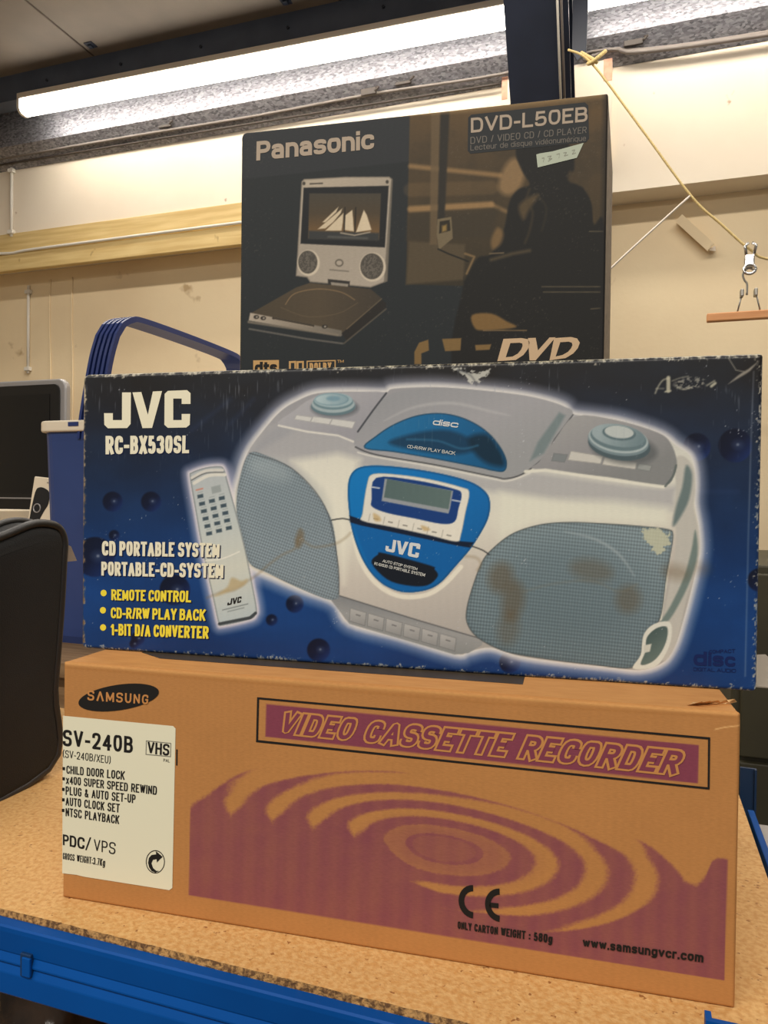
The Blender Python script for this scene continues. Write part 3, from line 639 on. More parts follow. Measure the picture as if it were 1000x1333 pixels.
# ---- kraft carton at the bottom
Ws, Hs, Ds = .45, .1718, .30
sam = carton('recorder_carton', (-.391, .428, .75), 4.81, Ws, 'long brown cardboard carton with purple ripple print, bottom of the stack')
A = Art(Ws, Hs, [(82.4, 861.4), (965.9, 928.0), (958.4, 1314.8), (80.7, 1169.0)], .0007, (177, 124, 72))
x, y = A.x, A.y
A.c *= (1+.05*(fbm(x/60, y/40, 3)-.5))[..., None]
# ripple panel
Tx = np.interp(x, [249, 275, 290, 318, 343, 380, 509, 600, 667, 720, 780, 850, 905, 920, 935, 950], [1020, 1020, 1014, 1004, 1001, 1001, 1002, 1024, 1048, 1068, 1086, 1096, 1134, 1140, 1106, 1105])
Bx = np.interp(x, [249, 300, 354, 406, 460, 490, 520, 545, 575, 640, 700, 751, 800, 850, 890, 920, 950], [1046, 1056, 1064, 1073, 1083, 1098, 1124, 1148, 1172, 1188, 1206, 1210, 1203, 1184, 1160, 1132, 1104])
dx, dy = x-575, y-1103-(x-575)*.15
ph = np.sqrt((dx/np.where(dx > 0, 65, 53.5))**2+(dy/np.where(dy < 0, 19.8, 25.5))**2)
fr_ = np.abs(((ph-.62+.5) % 1)-.5)
wdt = .255*sstep(0, 26, y-Tx)+.32*sstep(-14, 16, y-Bx)
wdt = np.where(ph < .85, np.maximum(wdt, .62-.35*sstep(.0, .6, ph)*0+.0), wdt)
inkm = sstep(-.11, .08, wdt-fr_+.09*(fbm(x/2.2, y/2.2, 8, 2)-.5))
inkm = np.maximum(inkm, .62*sstep(2.3, .9, ph)*sstep(-8, 10, y-Tx-20))
inkm *= sstep(-2, 3, y-Tx)*(1-.22*(fbm(x/40, y/30, 4)))
inkm = np.where(ph < .7, inkm*.86, inkm)
px0 = 248.8-(y-1024)*.02
lo_y = 1166+(x-246)*(1277-1166)/(944.6-246)
xr = 948.8-(y-1112)*.0255
pm = np.clip(x-px0+.5, 0, 1)*np.clip(lo_y-y+.5, 0, 1)*np.clip(xr-x+.5, 0, 1)
A.mix((slice(None), slice(None)), np.clip(inkm*pm, 0, 1)*(.90+.05*np.sin(x/4.4+.8*np.sin(y/60))), (126, 68, 80))
A.fill([(347.2, 916.8), (911, 970.5), (909.7, 1020.4), (346, 959.2)], (126, 62, 78))
# fold highlight and crease shade painted along the top; scuff at right
A.line([(84, 864), (400, 890), (700, 912), (960, 930)], 3, (214, 164, 100), .5, 2)
A.line([(84, 869), (400, 895), (640, 916), (960, 935)], 2, (160, 108, 56), .45, 1.5)
A.line([(932, 950), (945, 947), (966, 945)], 1.5, (226, 178, 118), .9)
sp = A.panel('printed_front', M['pr_card'], sam, .0022, (.0022,)*4, .0003)
carton_body('body', Ws, Ds, Hs-.003, .0022, (.0022,)*4, M['cardb'], sam)
L = lambda: sp
yb = .0009   # the slightly bulged front needs the ink a little further out
def lay(o, k=None): o.location.y = -.0003 if k is None else k; return o
# flaps
for nm, y0, y1 in (('front_flap', .002, Ds/2-.001), ('rear_flap', Ds/2+.001, Ds)):
    box(nm, -Ws/2+.001, Ws/2-.001, y0, y1, Hs-.0031, Hs-.0002, M['cardb'], sam, .0012)
mesh('gap_shadow', [(-.19, .045, Hs), (-.165, .03, Hs), (.1, .03, Hs), (.1, .10, Hs), (-.19, .10, Hs)], [(0, 1, 2, 3, 4)], M['gapshade'], sam)  # dark quad painting the shadow in the gap under the carton above
random.seed(11)
for k in range(5):
    xx = .196+.005*k; mesh('torn_fibre', [(xx, .008+.004*k, Hs-.0006), (xx+.009, .005+.003*k, Hs+.0035), (xx+.011, .012+.002*k, Hs+.001), (xx+.004, .018, Hs-.0006)], [(0, 1, 2, 3)], M['cardraw'], sam)
def ST(body, quad, m='black', bold=.14, layer=1, parent=None, **k): return lay(A.text(body, quad, m, parent or sp, layer, bold, **k))
lay(A.shape(elp(155, 908, 53, 16.6, -8.5), 'black', sp, 1, 'oval_badge'))
ST('S\u039bMSUNG', [(114.5, 898.4), (194, 904.5), (193.4, 917), (114.5, 911.6)], 'kraft', .17, 2, gap=.22)
lb = lay(A.shape([(82.5, 931.8), (226, 945.2), (229.2, 948.5), (225, 1156), (221, 1159), (110, 1141.5), (100, 1139), (81.5, 1137)], 'label', sp, 1, 'label_sticker'))
def SL(body, quad, m='black', bold=.14, layer=2, **k): o = A.text(body, quad, m, lb, layer, bold, **k); return o
SL('SV-240B', [(82.5, 949.4), (174, 959), (173.6, 980.6), (82.5, 971)], bold=.165, gap=.12)
SL('(SV-240B/XEU)', [(82.5, 976), (145, 984.5), (144.5, 994.4), (82.5, 986)], bold=.11, gap=.1)
for t, q in (('CHILD DOOR LOCK', [(87, 996.5), (163.4, 1004), (162.8, 1015.4), (87, 1007)]), ('x400 SUPER SPEED REWIND', [(86.5, 1010), (205.4, 1023.5), (204.8, 1035), (86.5, 1020.5)]),
             ('PLUG & AUTO SET-UP', [(86, 1023.5), (177.5, 1034.6), (177, 1046), (86, 1034.6)]), ('AUTO CLOCK SET', [(86, 1037.6), (156.8, 1046.6), (156.2, 1058), (86, 1048.4)]),
             ('NTSC PLAYBACK', [(86, 1051.4), (156.2, 1061.6), (155.6, 1073), (86, 1062.5)])): SL(t, q, bold=.15, gap=.07, space=.3)
for (cx, cy) in ((83.6, 1000.6), (83.4, 1013.8), (83, 1027.6), (83, 1041.2), (82.8, 1055)): A.shape([(cx-1.6, cy-2.2), (cx+1.8, cy-1.9), (cx+1.7, cy+2.3), (cx-1.7, cy+2)], 'black', lb, 2, 'bullet')
SL('PDC', [(82.5, 1086), (111, 1090.4), (110.6, 1106), (82.5, 1100)], bold=.17, gap=.08)
A.shape([(117.5, 1090), (119.5, 1090.3), (113.5, 1107), (111.5, 1106.7)], 'black', lb, 2, 'slash')
SL('VPS', [(123, 1092.5), (151.4, 1097), (150.8, 1112.6), (123, 1107.5)], bold=.11, gap=.12)
SL('GROSS WEIGHT:3.7Kg', [(82.5, 1110), (138, 1118.6), (137.3, 1128), (82.5, 1118.4)], bold=.13, gap=.06, space=.3)
A.ring([(190.8, 963.8), (223.6, 967.2), (223.2, 985.6), (190.2, 982.6)], [(191.8, 965), (222.6, 968.2), (222.2, 984.4), (191.2, 981.6)], 'greyline', lb, 2)
SL('VHS', [(193, 965.5), (221.5, 968.8), (221, 984), (192.6, 980.8)], bold=.17, gap=.08)
SL('PAL', [(213.5, 987.6), (222, 988.6), (221.8, 992.6), (213.5, 991.6)], gap=.1)
A.ring(elp(203, 1122, 12.4, 15.2), elp(203, 1122, 11.3, 14), 'black', lb, 2, 'recycling_ring')
arr = [(193.5, 1123), (194.5, 1117), (198, 1113), (204, 1112.2), (203.6, 1108), (212.5, 1115.5), (205, 1123), (204.6, 1118.6), (200, 1119.4), (198, 1124), (200, 1130), (204, 1133.5), (208, 1134), (203, 1136), (198, 1134), (194.8, 1129)]
A.shape(arr, 'black', lb, 2, 'recycling_arrow')
lay(A.shape([(230, 975.5), (231.8, 975.7), (231.6, 996.7), (229.8, 996.5)], 'black', sp, 1, 'print_mark'))
lay(A.ring([(335.4, 907.6), (925.8, 960), (925, 1028), (334, 966.2)], [(338, 910.4), (923, 962.6), (922.4, 1025), (336.8, 963.4)], 'black', sp, 1, 'title_frame'))
VQ = [(374, 927.5), (893.5, 978.5), (880, 1008), (363, 953.5)]
ST('VIDEO CASSETTE RECORDER', VQ, 'kraft', .19, 1, gap=.17, space=.45, draw=.37)
ST('VIDEO CASSETTE RECORDER', VQ, 'purple', .19, 2, gap=.17, space=.45, draw=.18)
def arc_c(cx, cy, ro, ri, a0, a1, n=14, sx=.9):
    o = []; i_ = []
    for k in range(n+1):
        a = math.radians(a0+(a1-a0)*k/n); c, s_ = math.cos(a)*sx, -math.sin(a)
        o.append((cx+ro*c, cy+ro*s_+ro*c*.1)); i_.append((cx+ri*c, cy+ri*s_+ri*c*.1))
    return o, i_
for nm, cx, cy in (('ce_letter_c', 617.5, 1174), ('ce_letter_e', 652, 1178.5)):
    o, i_ = arc_c(cx, cy, 21.8, 13.6, 92, 268); n = len(o)
    lay(A.place('certification_mark', o+i_, [(k, k+1, n+k+1, n+k) for k in range(n-1)], None, 2, M['black'], sp, False))
lay(A.shape([(638, 1174.8), (650, 1176), (650, 1182.4), (638, 1181.2)], 'black', sp, 2, 'certification_mark'))
ST('ONLY CARTON WEIGHT : 580g', [(596.8, 1199.4), (720.7, 1217), (720, 1228.5), (596.8, 1209)], bold=.19, layer=2, gap=.07, space=.3)
ST('www.samsungvcr.com', [(759.8, 1224), (917.3, 1244.3), (916.4, 1256.5), (759.8, 1235.5)], bold=.22, layer=2, gap=.1, yr=(-.28, .72))

# ---- blue carton in the middle
Wj, Hj, Dj = .4888, .2149, .20
jvc = carton('radio_carton', (-.413, .471, .75+.1718), 5.84, Wj, 'blue glossy carton picturing a silver portable stereo, middle of the stack')
A = Art(Wj, Hj, [(108.0, 487.6), (994.0, 460.3), (985.4, 900.8), (105.9, 843.7)], .0006, (20, 30, 60))
x, y = A.x, A.y; ALL = (slice(None), slice(None))
t = (y-(487-(x-108)*.031))/(352+(x-108)*.1)
K = [0, .08, .2, .4, .6, .8, 1]
bgc = np.stack([np.interp(t, K, [30, 30, 28, 24, 20, 20, 22]), np.interp(t, K, [31, 32, 36, 44, 54, 60, 54]), np.interp(t, K, [34, 38, 52, 76, 104, 118, 106])], -1)
bgc += ((fbm(x/90, y/60, 21)-.5)*26)[..., None]*np.array([.3, .7, 1.2]); A.c[:] = bgc/255
# faint figures and streaks drifting over the blue
for (a, b) in (((250, 560), (300, 520)), ((300, 552), (330, 520)), ((330, 560), (356, 534)), ((820, 640), (960, 640))): A.line([a, b], 5, (60, 80, 130), .14, 3)
for (cx, cy, r) in ((147, 653, 13), (197, 653, 13), (124, 725, 26), (149, 697, 7), (228, 768, 20), (384, 786, 11.5), (354, 807, 7.5), (415, 846, 15), (907, 582, 18), (957, 580, 22), (988, 755, 15), (664, 862, 14), (180, 831, 9), (175, 838, 6)):
    A.ell(cx, cy, r, r, grad((cx-r, cy-r), (cx+r, cy+r), (8, 12, 26), (10, 18, 44), (26, 52, 112)), aa=1.2, alpha=.9); A.ell(cx+r*.15, cy-r*.05, r*.28, r*.22, (90, 106, 140), aa=r*.2, alpha=.35); A.ell(cx+r*.15, cy-r*.05, r*.06, r*.06, (170, 178, 190), aa=1.4, alpha=.6)
body = spl([(306, 650), (312, 620), (323, 589), (342, 562), (365, 536), (387, 522), (414, 512), (460, 510), (501, 511), (513, 506), (566, 504), (623, 508), (677, 514), (711, 521), (734, 529), (746, 539), (775, 543), (810, 549), (859, 565), (880, 580), (897, 592), (903, 607), (905, 630), (904, 655), (909, 687), (910, 721), (901, 763), (890, 805), (879, 839), (863, 862), (833, 872), (791, 868), (734, 862), (677, 854), (639, 843), (610, 848), (593, 851), (520, 829), (456, 811), (436, 784), (395, 768), (357, 752), (323, 735), (309, 700)], 5, True)
rem = spl([(247.5, 621), (250, 615), (267, 609), (284, 607), (291.5, 610), (297, 628), (308, 668), (320, 716), (330, 766), (334.5, 792), (333, 800), (326, 806), (291, 814), (285, 811), (279, 785), (264, 716), (254, 660)], 5, True)
A.glow(body, (186, 190, 208), 20, .9, 1.15); A.glow(rem, (184, 184, 206), 14, .9, 1.1)
A.glow(body, (226, 222, 212), 8, .85, 1); A.glow(rem, (228, 220, 218), 5, .8, 1)
# stereo body
A.fill(body, grad((560, 505), (600, 860), (150, 150, 154), (168, 168, 170), (206, 206, 196), (216, 214, 200), (196, 190, 180), (176, 172, 166), (160, 158, 154)))
A.fill(spl([(325, 590), (350, 560), (362, 556), (463, 575), (467, 588), (640, 622), (690, 616), (700, 615), (863, 635), (895, 615), (880, 640), (860, 668), (700, 650), (640, 640), (460, 605), (380, 592)], 4, True), (166, 166, 168), aa=5, alpha=.8)
A.fill([(380, 600), (440, 590), (470, 598), (452, 640), (455, 690), (448, 760), (440, 690), (420, 640)], (226, 224, 208), aa=6, alpha=.8)
A.fill([(650, 640), (720, 650), (800, 652), (870, 660), (870, 684), (780, 678), (700, 678), (650, 700)], (220, 220, 204), aa=7, alpha=.9)
# right end and side
A.fill(spl([(878, 600), (890, 594), (903, 610), (905, 640), (903, 660), (909, 690), (910, 722), (896, 770), (880, 838), (862, 860), (862, 810), (876, 740), (880, 690), (874, 684), (880, 640)], 4, True), (186, 184, 176), aa=1.5)
A.fill(spl([(893, 606), (901, 618), (897, 650), (884, 676), (876, 684), (880, 660), (888, 634)], 4, True), (104, 120, 120), aa=2)
A.fill(spl([(905, 690), (908, 722), (896, 762), (872, 806), (858, 812), (872, 790), (890, 752), (900, 716)], 4, True), (112, 128, 124), aa=1.5)
A.line([(875, 700), (868, 750), (860, 806)], 3, (220, 220, 206), .9, 1)
A.line(spl([(812, 586), (838, 590), (850, 600), (851, 612)], 4), 2, (70, 84, 86), .6, 1.2)
A.fill(spl([(310, 640), (318, 606), (340, 572), (362, 556), (380, 562), (350, 580), (330, 592), (322, 600)], 4, True), (150, 152, 158), aa=4, alpha=.6)
A.line(spl([(466, 600), (470, 640), (462, 600)], 3), 1, (190, 188, 178), .3)
# cassette keys
A.fill([(431, 781), (441, 775), (630, 833), (627, 840), (610, 850), (592, 852), (455, 812)], grad((500, 780), (490, 835), (120, 124, 128), (150, 152, 152), (132, 136, 136)))
for i in range(6):
    a = (456+23.4*i, 791+6.6*i)
    A.fill([(a[0], a[1]), (a[0]+21.5, a[1]+6.2), (a[0]+19.5, a[1]+24), (a[0]-1.5, a[1]+17.5)], grad((a[0], a[1]), (a[0], a[1]+22), (176, 176, 174), (142, 144, 144)), edge=(92, 96, 98), ew=1.3, ea=.8)
    A.line([(a[0]+8, a[1]+9), (a[0]+13, a[1]+10.5)], 1.4, (90, 90, 92), .8)
A.line([(441, 775), (540, 806), (625, 831)], 1.6, (90, 92, 94), .9)
# speakers
def grille(pts, c0, c1, p0, p1, pitch, ang):
    w = A.win(pts, 5); d = A.dist(pts, w); X, Y = A.x[w], A.y[w]
    a = math.radians(ang); u = X*math.cos(a)+Y*math.sin(a); v = -X*math.sin(a)+Y*math.cos(a)
    tex = .35*np.sin(2*np.pi*v/pitch)+1.1*np.cos(np.pi*(u/pitch*1.2+v/pitch))*np.cos(np.pi*(u/pitch*1.2-v/pitch))
    cc = grad(p0, p1, c0, c1)(X, Y)*(1+.17*tex)[..., None]*(1-.12*np.exp(-np.maximum(-d, 0)/3))[..., None]
    al = np.clip(.5-d/1.4, 0, 1)[..., None]; A.c[w] = A.c[w]*(1-al)+np.clip(cc, 0, 255)/255*al
gl = spl([(325, 590), (349, 594), (379, 609), (404, 633), (423, 659), (434, 685), (439.6, 729), (441.5, 773), (436, 780), (423, 779), (386, 764), (349, 746), (325, 733), (315, 699), (308, 662), (312, 625)], 5, True)
grille(gl, (128, 142, 150), (124, 138, 146), (320, 600), (430, 770), 3.9, 20)
A.ell(352, 612, 28, 14, (160, 172, 176), 20, aa=8, alpha=.5); A.ell(375, 660, 52, 40, (112, 126, 134), 30, aa=14, alpha=.25)
A.line(spl([(325, 590), (379, 609), (423, 659), (439.6, 729), (441.5, 773)], 6), 1.3, (78, 84, 88), .8)
gr = spl([(607, 800), (612, 775), (627, 733), (643, 713), (669, 694), (704, 683), (742, 680), (791, 682), (833, 685), (868, 689), (876, 696), (872, 725), (867, 752), (859, 805), (842, 822), (835, 850), (822, 869), (772, 865), (715, 858), (666, 850), (639, 840), (620, 828), (610, 815)], 5, True)
grille(gr, (124, 140, 146), (96, 114, 122), (720, 680), (700, 865), 4.6, 6)
A.ell(745, 770, 95, 70, (84, 102, 110), 10, aa=26, alpha=.35)
A.line(spl([(735, 692), (775, 702), (806, 722), (826, 750)], 6), 3, (168, 180, 184), .6, 2, True)
A.line(gr+gr[:1], 1.4, (70, 78, 80), .7)
# port at the right foot
A.fill(spl([(838, 826), (852, 812), (872, 810), (874, 830), (866, 852), (852, 868), (824, 870), (834, 852)], 5, True), (210, 212, 202)); A.fill(spl([(842, 830), (854, 818), (868, 816), (868, 832), (860, 850), (848, 862), (834, 865), (840, 848)], 5, True), grad((835, 820), (870, 860), (64, 82, 82), (110, 126, 120)))
A.fill([(838, 840), (848, 838), (846, 848), (838, 850)], (196, 198, 188))
# top panels, dials and buttons
A.fill(spl([(362, 554), (384, 534), (404, 520), (430, 513), (503, 511), (486, 532), (467, 560), (463, 575), (420, 563)], 4, True), grad((400, 515), (440, 570), (168, 168, 172), (152, 152, 158)))
A.line([(363, 554), (400, 562), (440, 567), (463, 576)], 2.6, (214, 212, 204), .95)
for q in ([(386, 540), (407, 543), (404, 549.5), (383, 546)], [(408, 542), (433, 545), (429, 553), (404, 549.5)], [(433, 545), (463, 549), (459, 558), (429, 553)]): A.fill(q, (200, 200, 196), edge=(120, 120, 122), ew=1.2)
A.ell(436, 531, 31, 12.5, (104, 108, 114), aa=3); A.ell(434, 529, 29, 12, (96, 120, 128)); A.ell(434, 526, 28, 11.5, (156, 172, 176)); A.ell(434, 523, 26, 10.5, (104, 130, 138)); A.ell(434, 521, 25, 9.6, (150, 172, 178)); A.ell(432, 520, 22, 8, grad((412, 515), (455, 526), (172, 192, 196), (128, 154, 164)), edge=(92, 124, 138), ew=2); A.ell(434, 519, 9, 3.4, (118, 150, 164), aa=1.5)
lid = spl([(461, 575), (468, 560), (486, 535), (511, 512), (566, 505), (623, 508), (690, 517), (730, 528), (746, 538), (728, 566), (711, 592), (684, 614), (660, 622), (640, 619), (566, 604), (490, 591), (467, 587)], 4, True)
A.fill(lid, grad((560, 505), (600, 615), (146, 148, 152), (158, 158, 162), (150, 152, 154)))
A.line(spl([(463, 582), (490, 592), (566, 605), (640, 620), (660, 623), (684, 615), (713, 592)], 5), 2, (70, 72, 76), .9); A.line(spl([(466, 589), (490, 595), (566, 608), (640, 623), (662, 626), (690, 616)], 5), 2, (216, 214, 206), .8)
A.line(spl([(500, 548), (540, 530), (590, 525), (640, 536), (664, 541)], 5), 3, (186, 186, 186), .6, 2, True)
A.line(spl([(503, 512), (486, 534), (466, 562)], 4), 2.4, (64, 68, 74), .9)
A.fill([(728, 537), (736, 541), (708, 590), (690, 600), (700, 576)], (116, 130, 132), aa=2); A.line([(746, 540), (722, 572), (712, 592)], 1.8, (78, 80, 82), .8)
win_ = spl([(475, 583), (490, 568), (513, 553), (543, 541.5), (574, 538.5), (604, 545), (631, 560), (650, 581), (659, 600), (656, 613), (640, 612), (623, 608), (566, 597), (513, 588)], 5, True)
A.fill(win_, grad((480, 545), (655, 610), (34, 112, 160), (22, 98, 148), (20, 84, 128)))
A.fill(spl([(506, 576), (540, 564), (580, 560), (610, 570), (620, 585), (590, 592), (540, 586)], 5, True), (18, 56, 84), aa=3, alpha=.9); A.fill(spl([(610, 570), (634, 566), (652, 588), (656, 606), (636, 604), (618, 590)], 5, True), (12, 40, 58), aa=4, alpha=.9)
A.line(spl([(530, 572), (570, 574), (600, 584), (622, 580)], 5), 2, (52, 110, 146), .7, 1.5); A.line(win_+win_[:1], 1.6, (18, 62, 92), .8)
A.fill(spl([(749, 542), (802, 547), (856, 563), (873, 577), (881, 600), (878, 617), (863, 632), (791, 621), (697, 611), (702, 601), (722, 573)], 4, True), grad((760, 545), (790, 625), (154, 154, 154), (144, 144, 146), (130, 132, 132)))
A.line([(684, 614), (710, 612), (791, 624), (864, 634)], 4, (222, 220, 206), .95, .8); A.line(spl([(880, 606), (876, 620), (866, 633)], 4), 3, (90, 100, 98), .8)
A.fill([(721, 590), (739, 592), (735, 602), (718, 600)], (124, 130, 132), edge=(96, 98, 98), ew=1.2)
for q in ([(743, 587), (785, 594), (782, 604), (739, 599)], [(787, 595), (829, 602), (827, 611), (784, 605)]): A.fill(q, (196, 194, 186), edge=(112, 112, 110), ew=1.2)
A.fill([(831, 603), (849, 606), (846, 614), (829, 611)], (150, 154, 152), edge=(80, 84, 84), ew=1.4)
A.ell(812, 584, 44, 20, (92, 96, 98), 9, aa=4, alpha=.8); A.ell(806, 579, 41, 20, (76, 92, 98), 9); A.ell(805, 574, 40, 19, (116, 134, 140), 9); A.ell(805, 571.5, 39, 18, (164, 178, 180), 9); A.ell(805, 570, 37, 16.5, (100, 120, 126), 9); A.ell(805, 567, 35, 14.5, grad((780, 560), (830, 580), (150, 166, 170), (112, 132, 138)), 9); A.ell(806, 564, 22, 9.5, (92, 112, 118), 6); A.ell(806, 562.5, 19, 8, (182, 190, 188), 6)
# centre shield
sh = spl([(453, 639), (456, 620), (467, 609), (490, 606), (528, 609), (574, 616.6), (612, 627), (632, 640), (638, 654), (636, 673), (627, 692), (612, 715), (593, 737), (574, 758), (555, 768), (528, 771), (505, 764), (486, 749), (471, 726), (460, 696), (455, 669)], 5, True)
A.line(spl([(459, 690), (468, 726), (484, 753), (505, 770), (528, 777), (556, 774), (578, 761), (600, 738)], 6), 6, (226, 222, 206), .95, 1)
A.fill(sh, grad((460, 610), (600, 760), (14, 118, 186), (10, 112, 184), (14, 104, 172), (16, 92, 156)), edge=(12, 66, 112), ew=3, ea=.8)
A.fill([(456, 676), (600, 706), (613, 711), (590, 738), (555, 766), (528, 769), (500, 760), (478, 734)], (12, 92, 160), aa=3, alpha=.8)
A.fill([(455, 671), (470, 676), (595, 704), (617, 706), (612, 713), (594, 710), (470, 684), (456, 680)], (16, 30, 52))
fm = spl([(486, 617), (520, 618), (560, 624), (600, 634), (611, 641), (606, 668), (600, 697), (594, 705), (560, 697), (510, 686), (472, 678), (472, 668), (478, 630)], 4, True)
A.fill(fm, grad((480, 620), (600, 700), (216, 214, 204), (224, 220, 206)), edge=(120, 120, 120), ew=1.3)
A.fill(spl([(490, 622), (540, 625), (590, 636), (601, 643), (597, 662), (592, 679), (575, 682), (540, 675), (505, 668), (485, 660), (484, 650)], 4, True), (22, 60, 122)); A.fill([(501, 623), (590, 639), (586, 662), (584, 668.5), (497, 652)], (146, 152, 158)); A.fill([(504, 623.5), (588, 639), (584, 663), (500, 647.5)], grad((500, 630), (586, 660), (84, 104, 104), (92, 112, 110)))
for i in range(6): A.line([(482+19*i, 669+4.2*i), (480+19*i, 678+4.2*i)], 1, (150, 148, 140), .7); A.line([(487+19*i, 675+4.3*i), (492+19*i, 676+4.3*i)], 1.4, (90, 88, 84), .8)
A.line([(484, 634), (494, 635.5)], 1.6, (200, 206, 212)); A.line([(589, 651), (600, 653)], 1.6, (200, 206, 212))
A.line(spl([(432, 677), (446, 675), (456, 677)], 4), 1.6, (52, 54, 56)); A.line(spl([(612, 710), (628, 716), (637, 722)], 4), 1.6, (52, 54, 56))
A.fill(spl([(484, 733), (492, 722), (500, 720), (560, 736), (566, 741), (570, 750), (556, 762), (530, 762), (504, 754)], 4, True), (20, 26, 36), aa=1)
# remote control
A.fill(rem, grad((262, 615), (310, 805), (176, 182, 184), (186, 194, 192), (202, 204, 192), (178, 190, 192)), edge=(96, 104, 110), ew=2.2, ea=.8)
A.line(spl([(250, 622), (268, 613), (290, 612)], 4), 3.4, (206, 204, 196)); A.line(spl([(253, 629), (272, 619), (293, 618)], 4), 4.2, (214, 212, 202)); A.line(spl([(250, 625), (268, 616), (291, 615)], 4), 1.2, (96, 96, 94))
for r in range(6):
    for c in range(3):
        if r == 0 and c > 0: continue
        cx, cy = 261+12.8*c+2.3*r, 646+9.7*r-3.6*c+(9.6 if r > 0 and c == 0 else 9.6 if r > 0 else 0)-9.6*(r > 0)
        A.fill([(cx-4, cy-1.6), (cx+3.6, cy-3.2), (cx+4.2, cy+1.6), (cx-3.4, cy+3)], (66, 82, 92)); A.line([(cx-3, cy-4.6), (cx+3, cy-6)], 1, (130, 140, 142), .6)
A.fill([(275, 634), (287, 631), (288.5, 640), (276.5, 643)], (150, 158, 158)); A.line([(256, 638), (264, 636)], 2, (196, 120, 100), .8)
A.line(spl([(268, 730), (290, 727), (312, 718)], 4), 1.6, (228, 226, 214), .9); A.line([(286, 812), (326, 804), (333, 798)], 4, (52, 58, 62), .9)
A.line([(290, 794), (323, 786)], 1, (80, 86, 88), .8); A.line([(297, 796), (318, 791)], 1, (80, 86, 88), .6)
# water marks, rubs and torn paper
def stain(pts, wd, al=.4): A.line(spl(pts, 6), wd, (128, 108, 76), al*.7, 2.2)
stain([(270, 778), (290, 770), (305, 768), (320, 758), (335, 748), (350, 735), (368, 722), (384, 714), (390, 700), (398, 706), (410, 712), (436, 708), (450, 700), (456, 694)], 2.2, .6)
A.fill(spl([(280, 776), (296, 764), (302, 752), (314, 756), (322, 754), (318, 762), (300, 770)], 5, True), (178, 158, 116), aa=2, alpha=.75); A.fill(spl([(384, 704), (390, 688), (396, 694), (394, 708), (388, 714)], 4, True), (110, 88, 56), aa=2.4, alpha=.5)
stain([(606, 724), (620, 726), (626, 734), (622, 742)], 3, .5); A.fill(spl([(486, 668), (494, 672), (496, 678), (488, 678)], 3, True), (188, 158, 104), aa=1.5, alpha=.7); A.fill(spl([(548, 684), (556, 686), (560, 690), (552, 691)], 3, True), (188, 158, 104), aa=1.5, alpha=.7)
for (cx, cy, rx, ry, al) in ((652, 752, 16, 20, .42), (668, 782, 14, 26, .42), (662, 818, 14, 22, .28), (770, 742, 28, 14, .3), (818, 780, 16, 18, .35), (880, 745, 18, 10, .3), (915, 740, 10, 8, .25)): A.ell(cx, cy, rx, ry, (92, 70, 42), 10, aa=7, alpha=al)
stain([(682, 770), (720, 760), (770, 756), (806, 770), (830, 760)], 2, .25)
tn = spl([(838, 688), (862, 688), (874, 700), (866, 716), (852, 724), (846, 712), (836, 704)], 5, True)
w_ = A.win(tn, 4); dd = A.dist(tn, w_)+(fbm(A.x[w_]/4, A.y[w_]/4, 5)-.4)*16; A.mix(w_, np.clip(.5-dd/2, 0, 1)*.8, (196, 196, 168))
tn = spl([(589, 480), (612, 484), (638, 482), (630, 491), (616, 501), (606, 491)], 4, True)
w_ = A.win(tn, 4); dd = A.dist(tn, w_)+(fbm(A.x[w_]/5, A.y[w_]/3.5, 15)-.45)*13; A.mix(w_, np.clip(.5-dd/2, 0, 1)*.85, (200, 200, 190))
A.line(spl([(596, 482), (610, 487), (617, 494), (620, 501)], 4), 2.2, (96, 98, 100), .7, 1.2)
# scuffs: board shows along the edges, flecks over the face
e_ = np.minimum(np.minimum(A.U, Wj-A.U), np.minimum(A.V, Hj-A.V))*1800; nz = fbm(x/5, y/5, 31); nz2 = fbm(x/1.6, y/3.2, 41, 2)
A.mix(ALL, np.clip((nz-.30-e_/18)*7, 0, 1)*np.clip((nz2-.42)*7, 0, 1)*.75, (196, 190, 172))
A.mix(ALL, np.clip(1-A.U*1800/5.5+(nz-.5)*2, 0, 1)*.95, grad((100, 490), (100, 840), (206, 192, 160), (128, 100, 70), (120, 92, 62)))
top = (Hj-A.V)*1800; A.mix(ALL, np.clip(1.0-top/2.2+(nz-.5)*2.5, 0, 1)*.9, (196, 188, 160)); A.mix(ALL, np.exp(-((top-3.4)/1.0)**2)*.5*np.clip((nz-.42)*8, 0, 1), (206, 200, 180))
fl = fbm(x/1.1, y/1.9, 51, 2)*.75+fbm(x/40, y/28, 53, 2)*.35; A.mix(ALL, np.clip((fl-.885)*16, 0, 1)*.6, (196, 200, 206))
st = fbm(x/1.3, y/22, 61, 2)*.7+.3*fbm(x/60, y/40, 62); A.mix(ALL, np.clip((st-.70)*9, 0, 1)*.35*sstep(.5, 0, t), (150, 156, 166))
A.line([(948, 500), (962, 490), (975, 482), (988, 470)], 4, (150, 144, 132), .85, 1.2, True); A.line([(948, 466), (958, 482), (968, 484)], 1.6, (150, 146, 134), .6)
A.line([(981, 484), (978, 560), (974, 700), (970, 880)], 1.6, (170, 176, 186), .35, 1)
w_ = A.win([(850, 488), (934, 513)], 3); q_ = fbm(A.x[w_]/3.2, A.y[w_]/2.6, 71, 3); rg = np.clip(1-((A.x[w_]-898)/24)**2-((A.y[w_]-499-(898-A.x[w_])*.1)/9)**2, 0, 1); A.mix(w_, np.clip((q_-.45)*7, 0, 1)*np.clip(rg*2, 0, 1)*.75, (150, 148, 138))
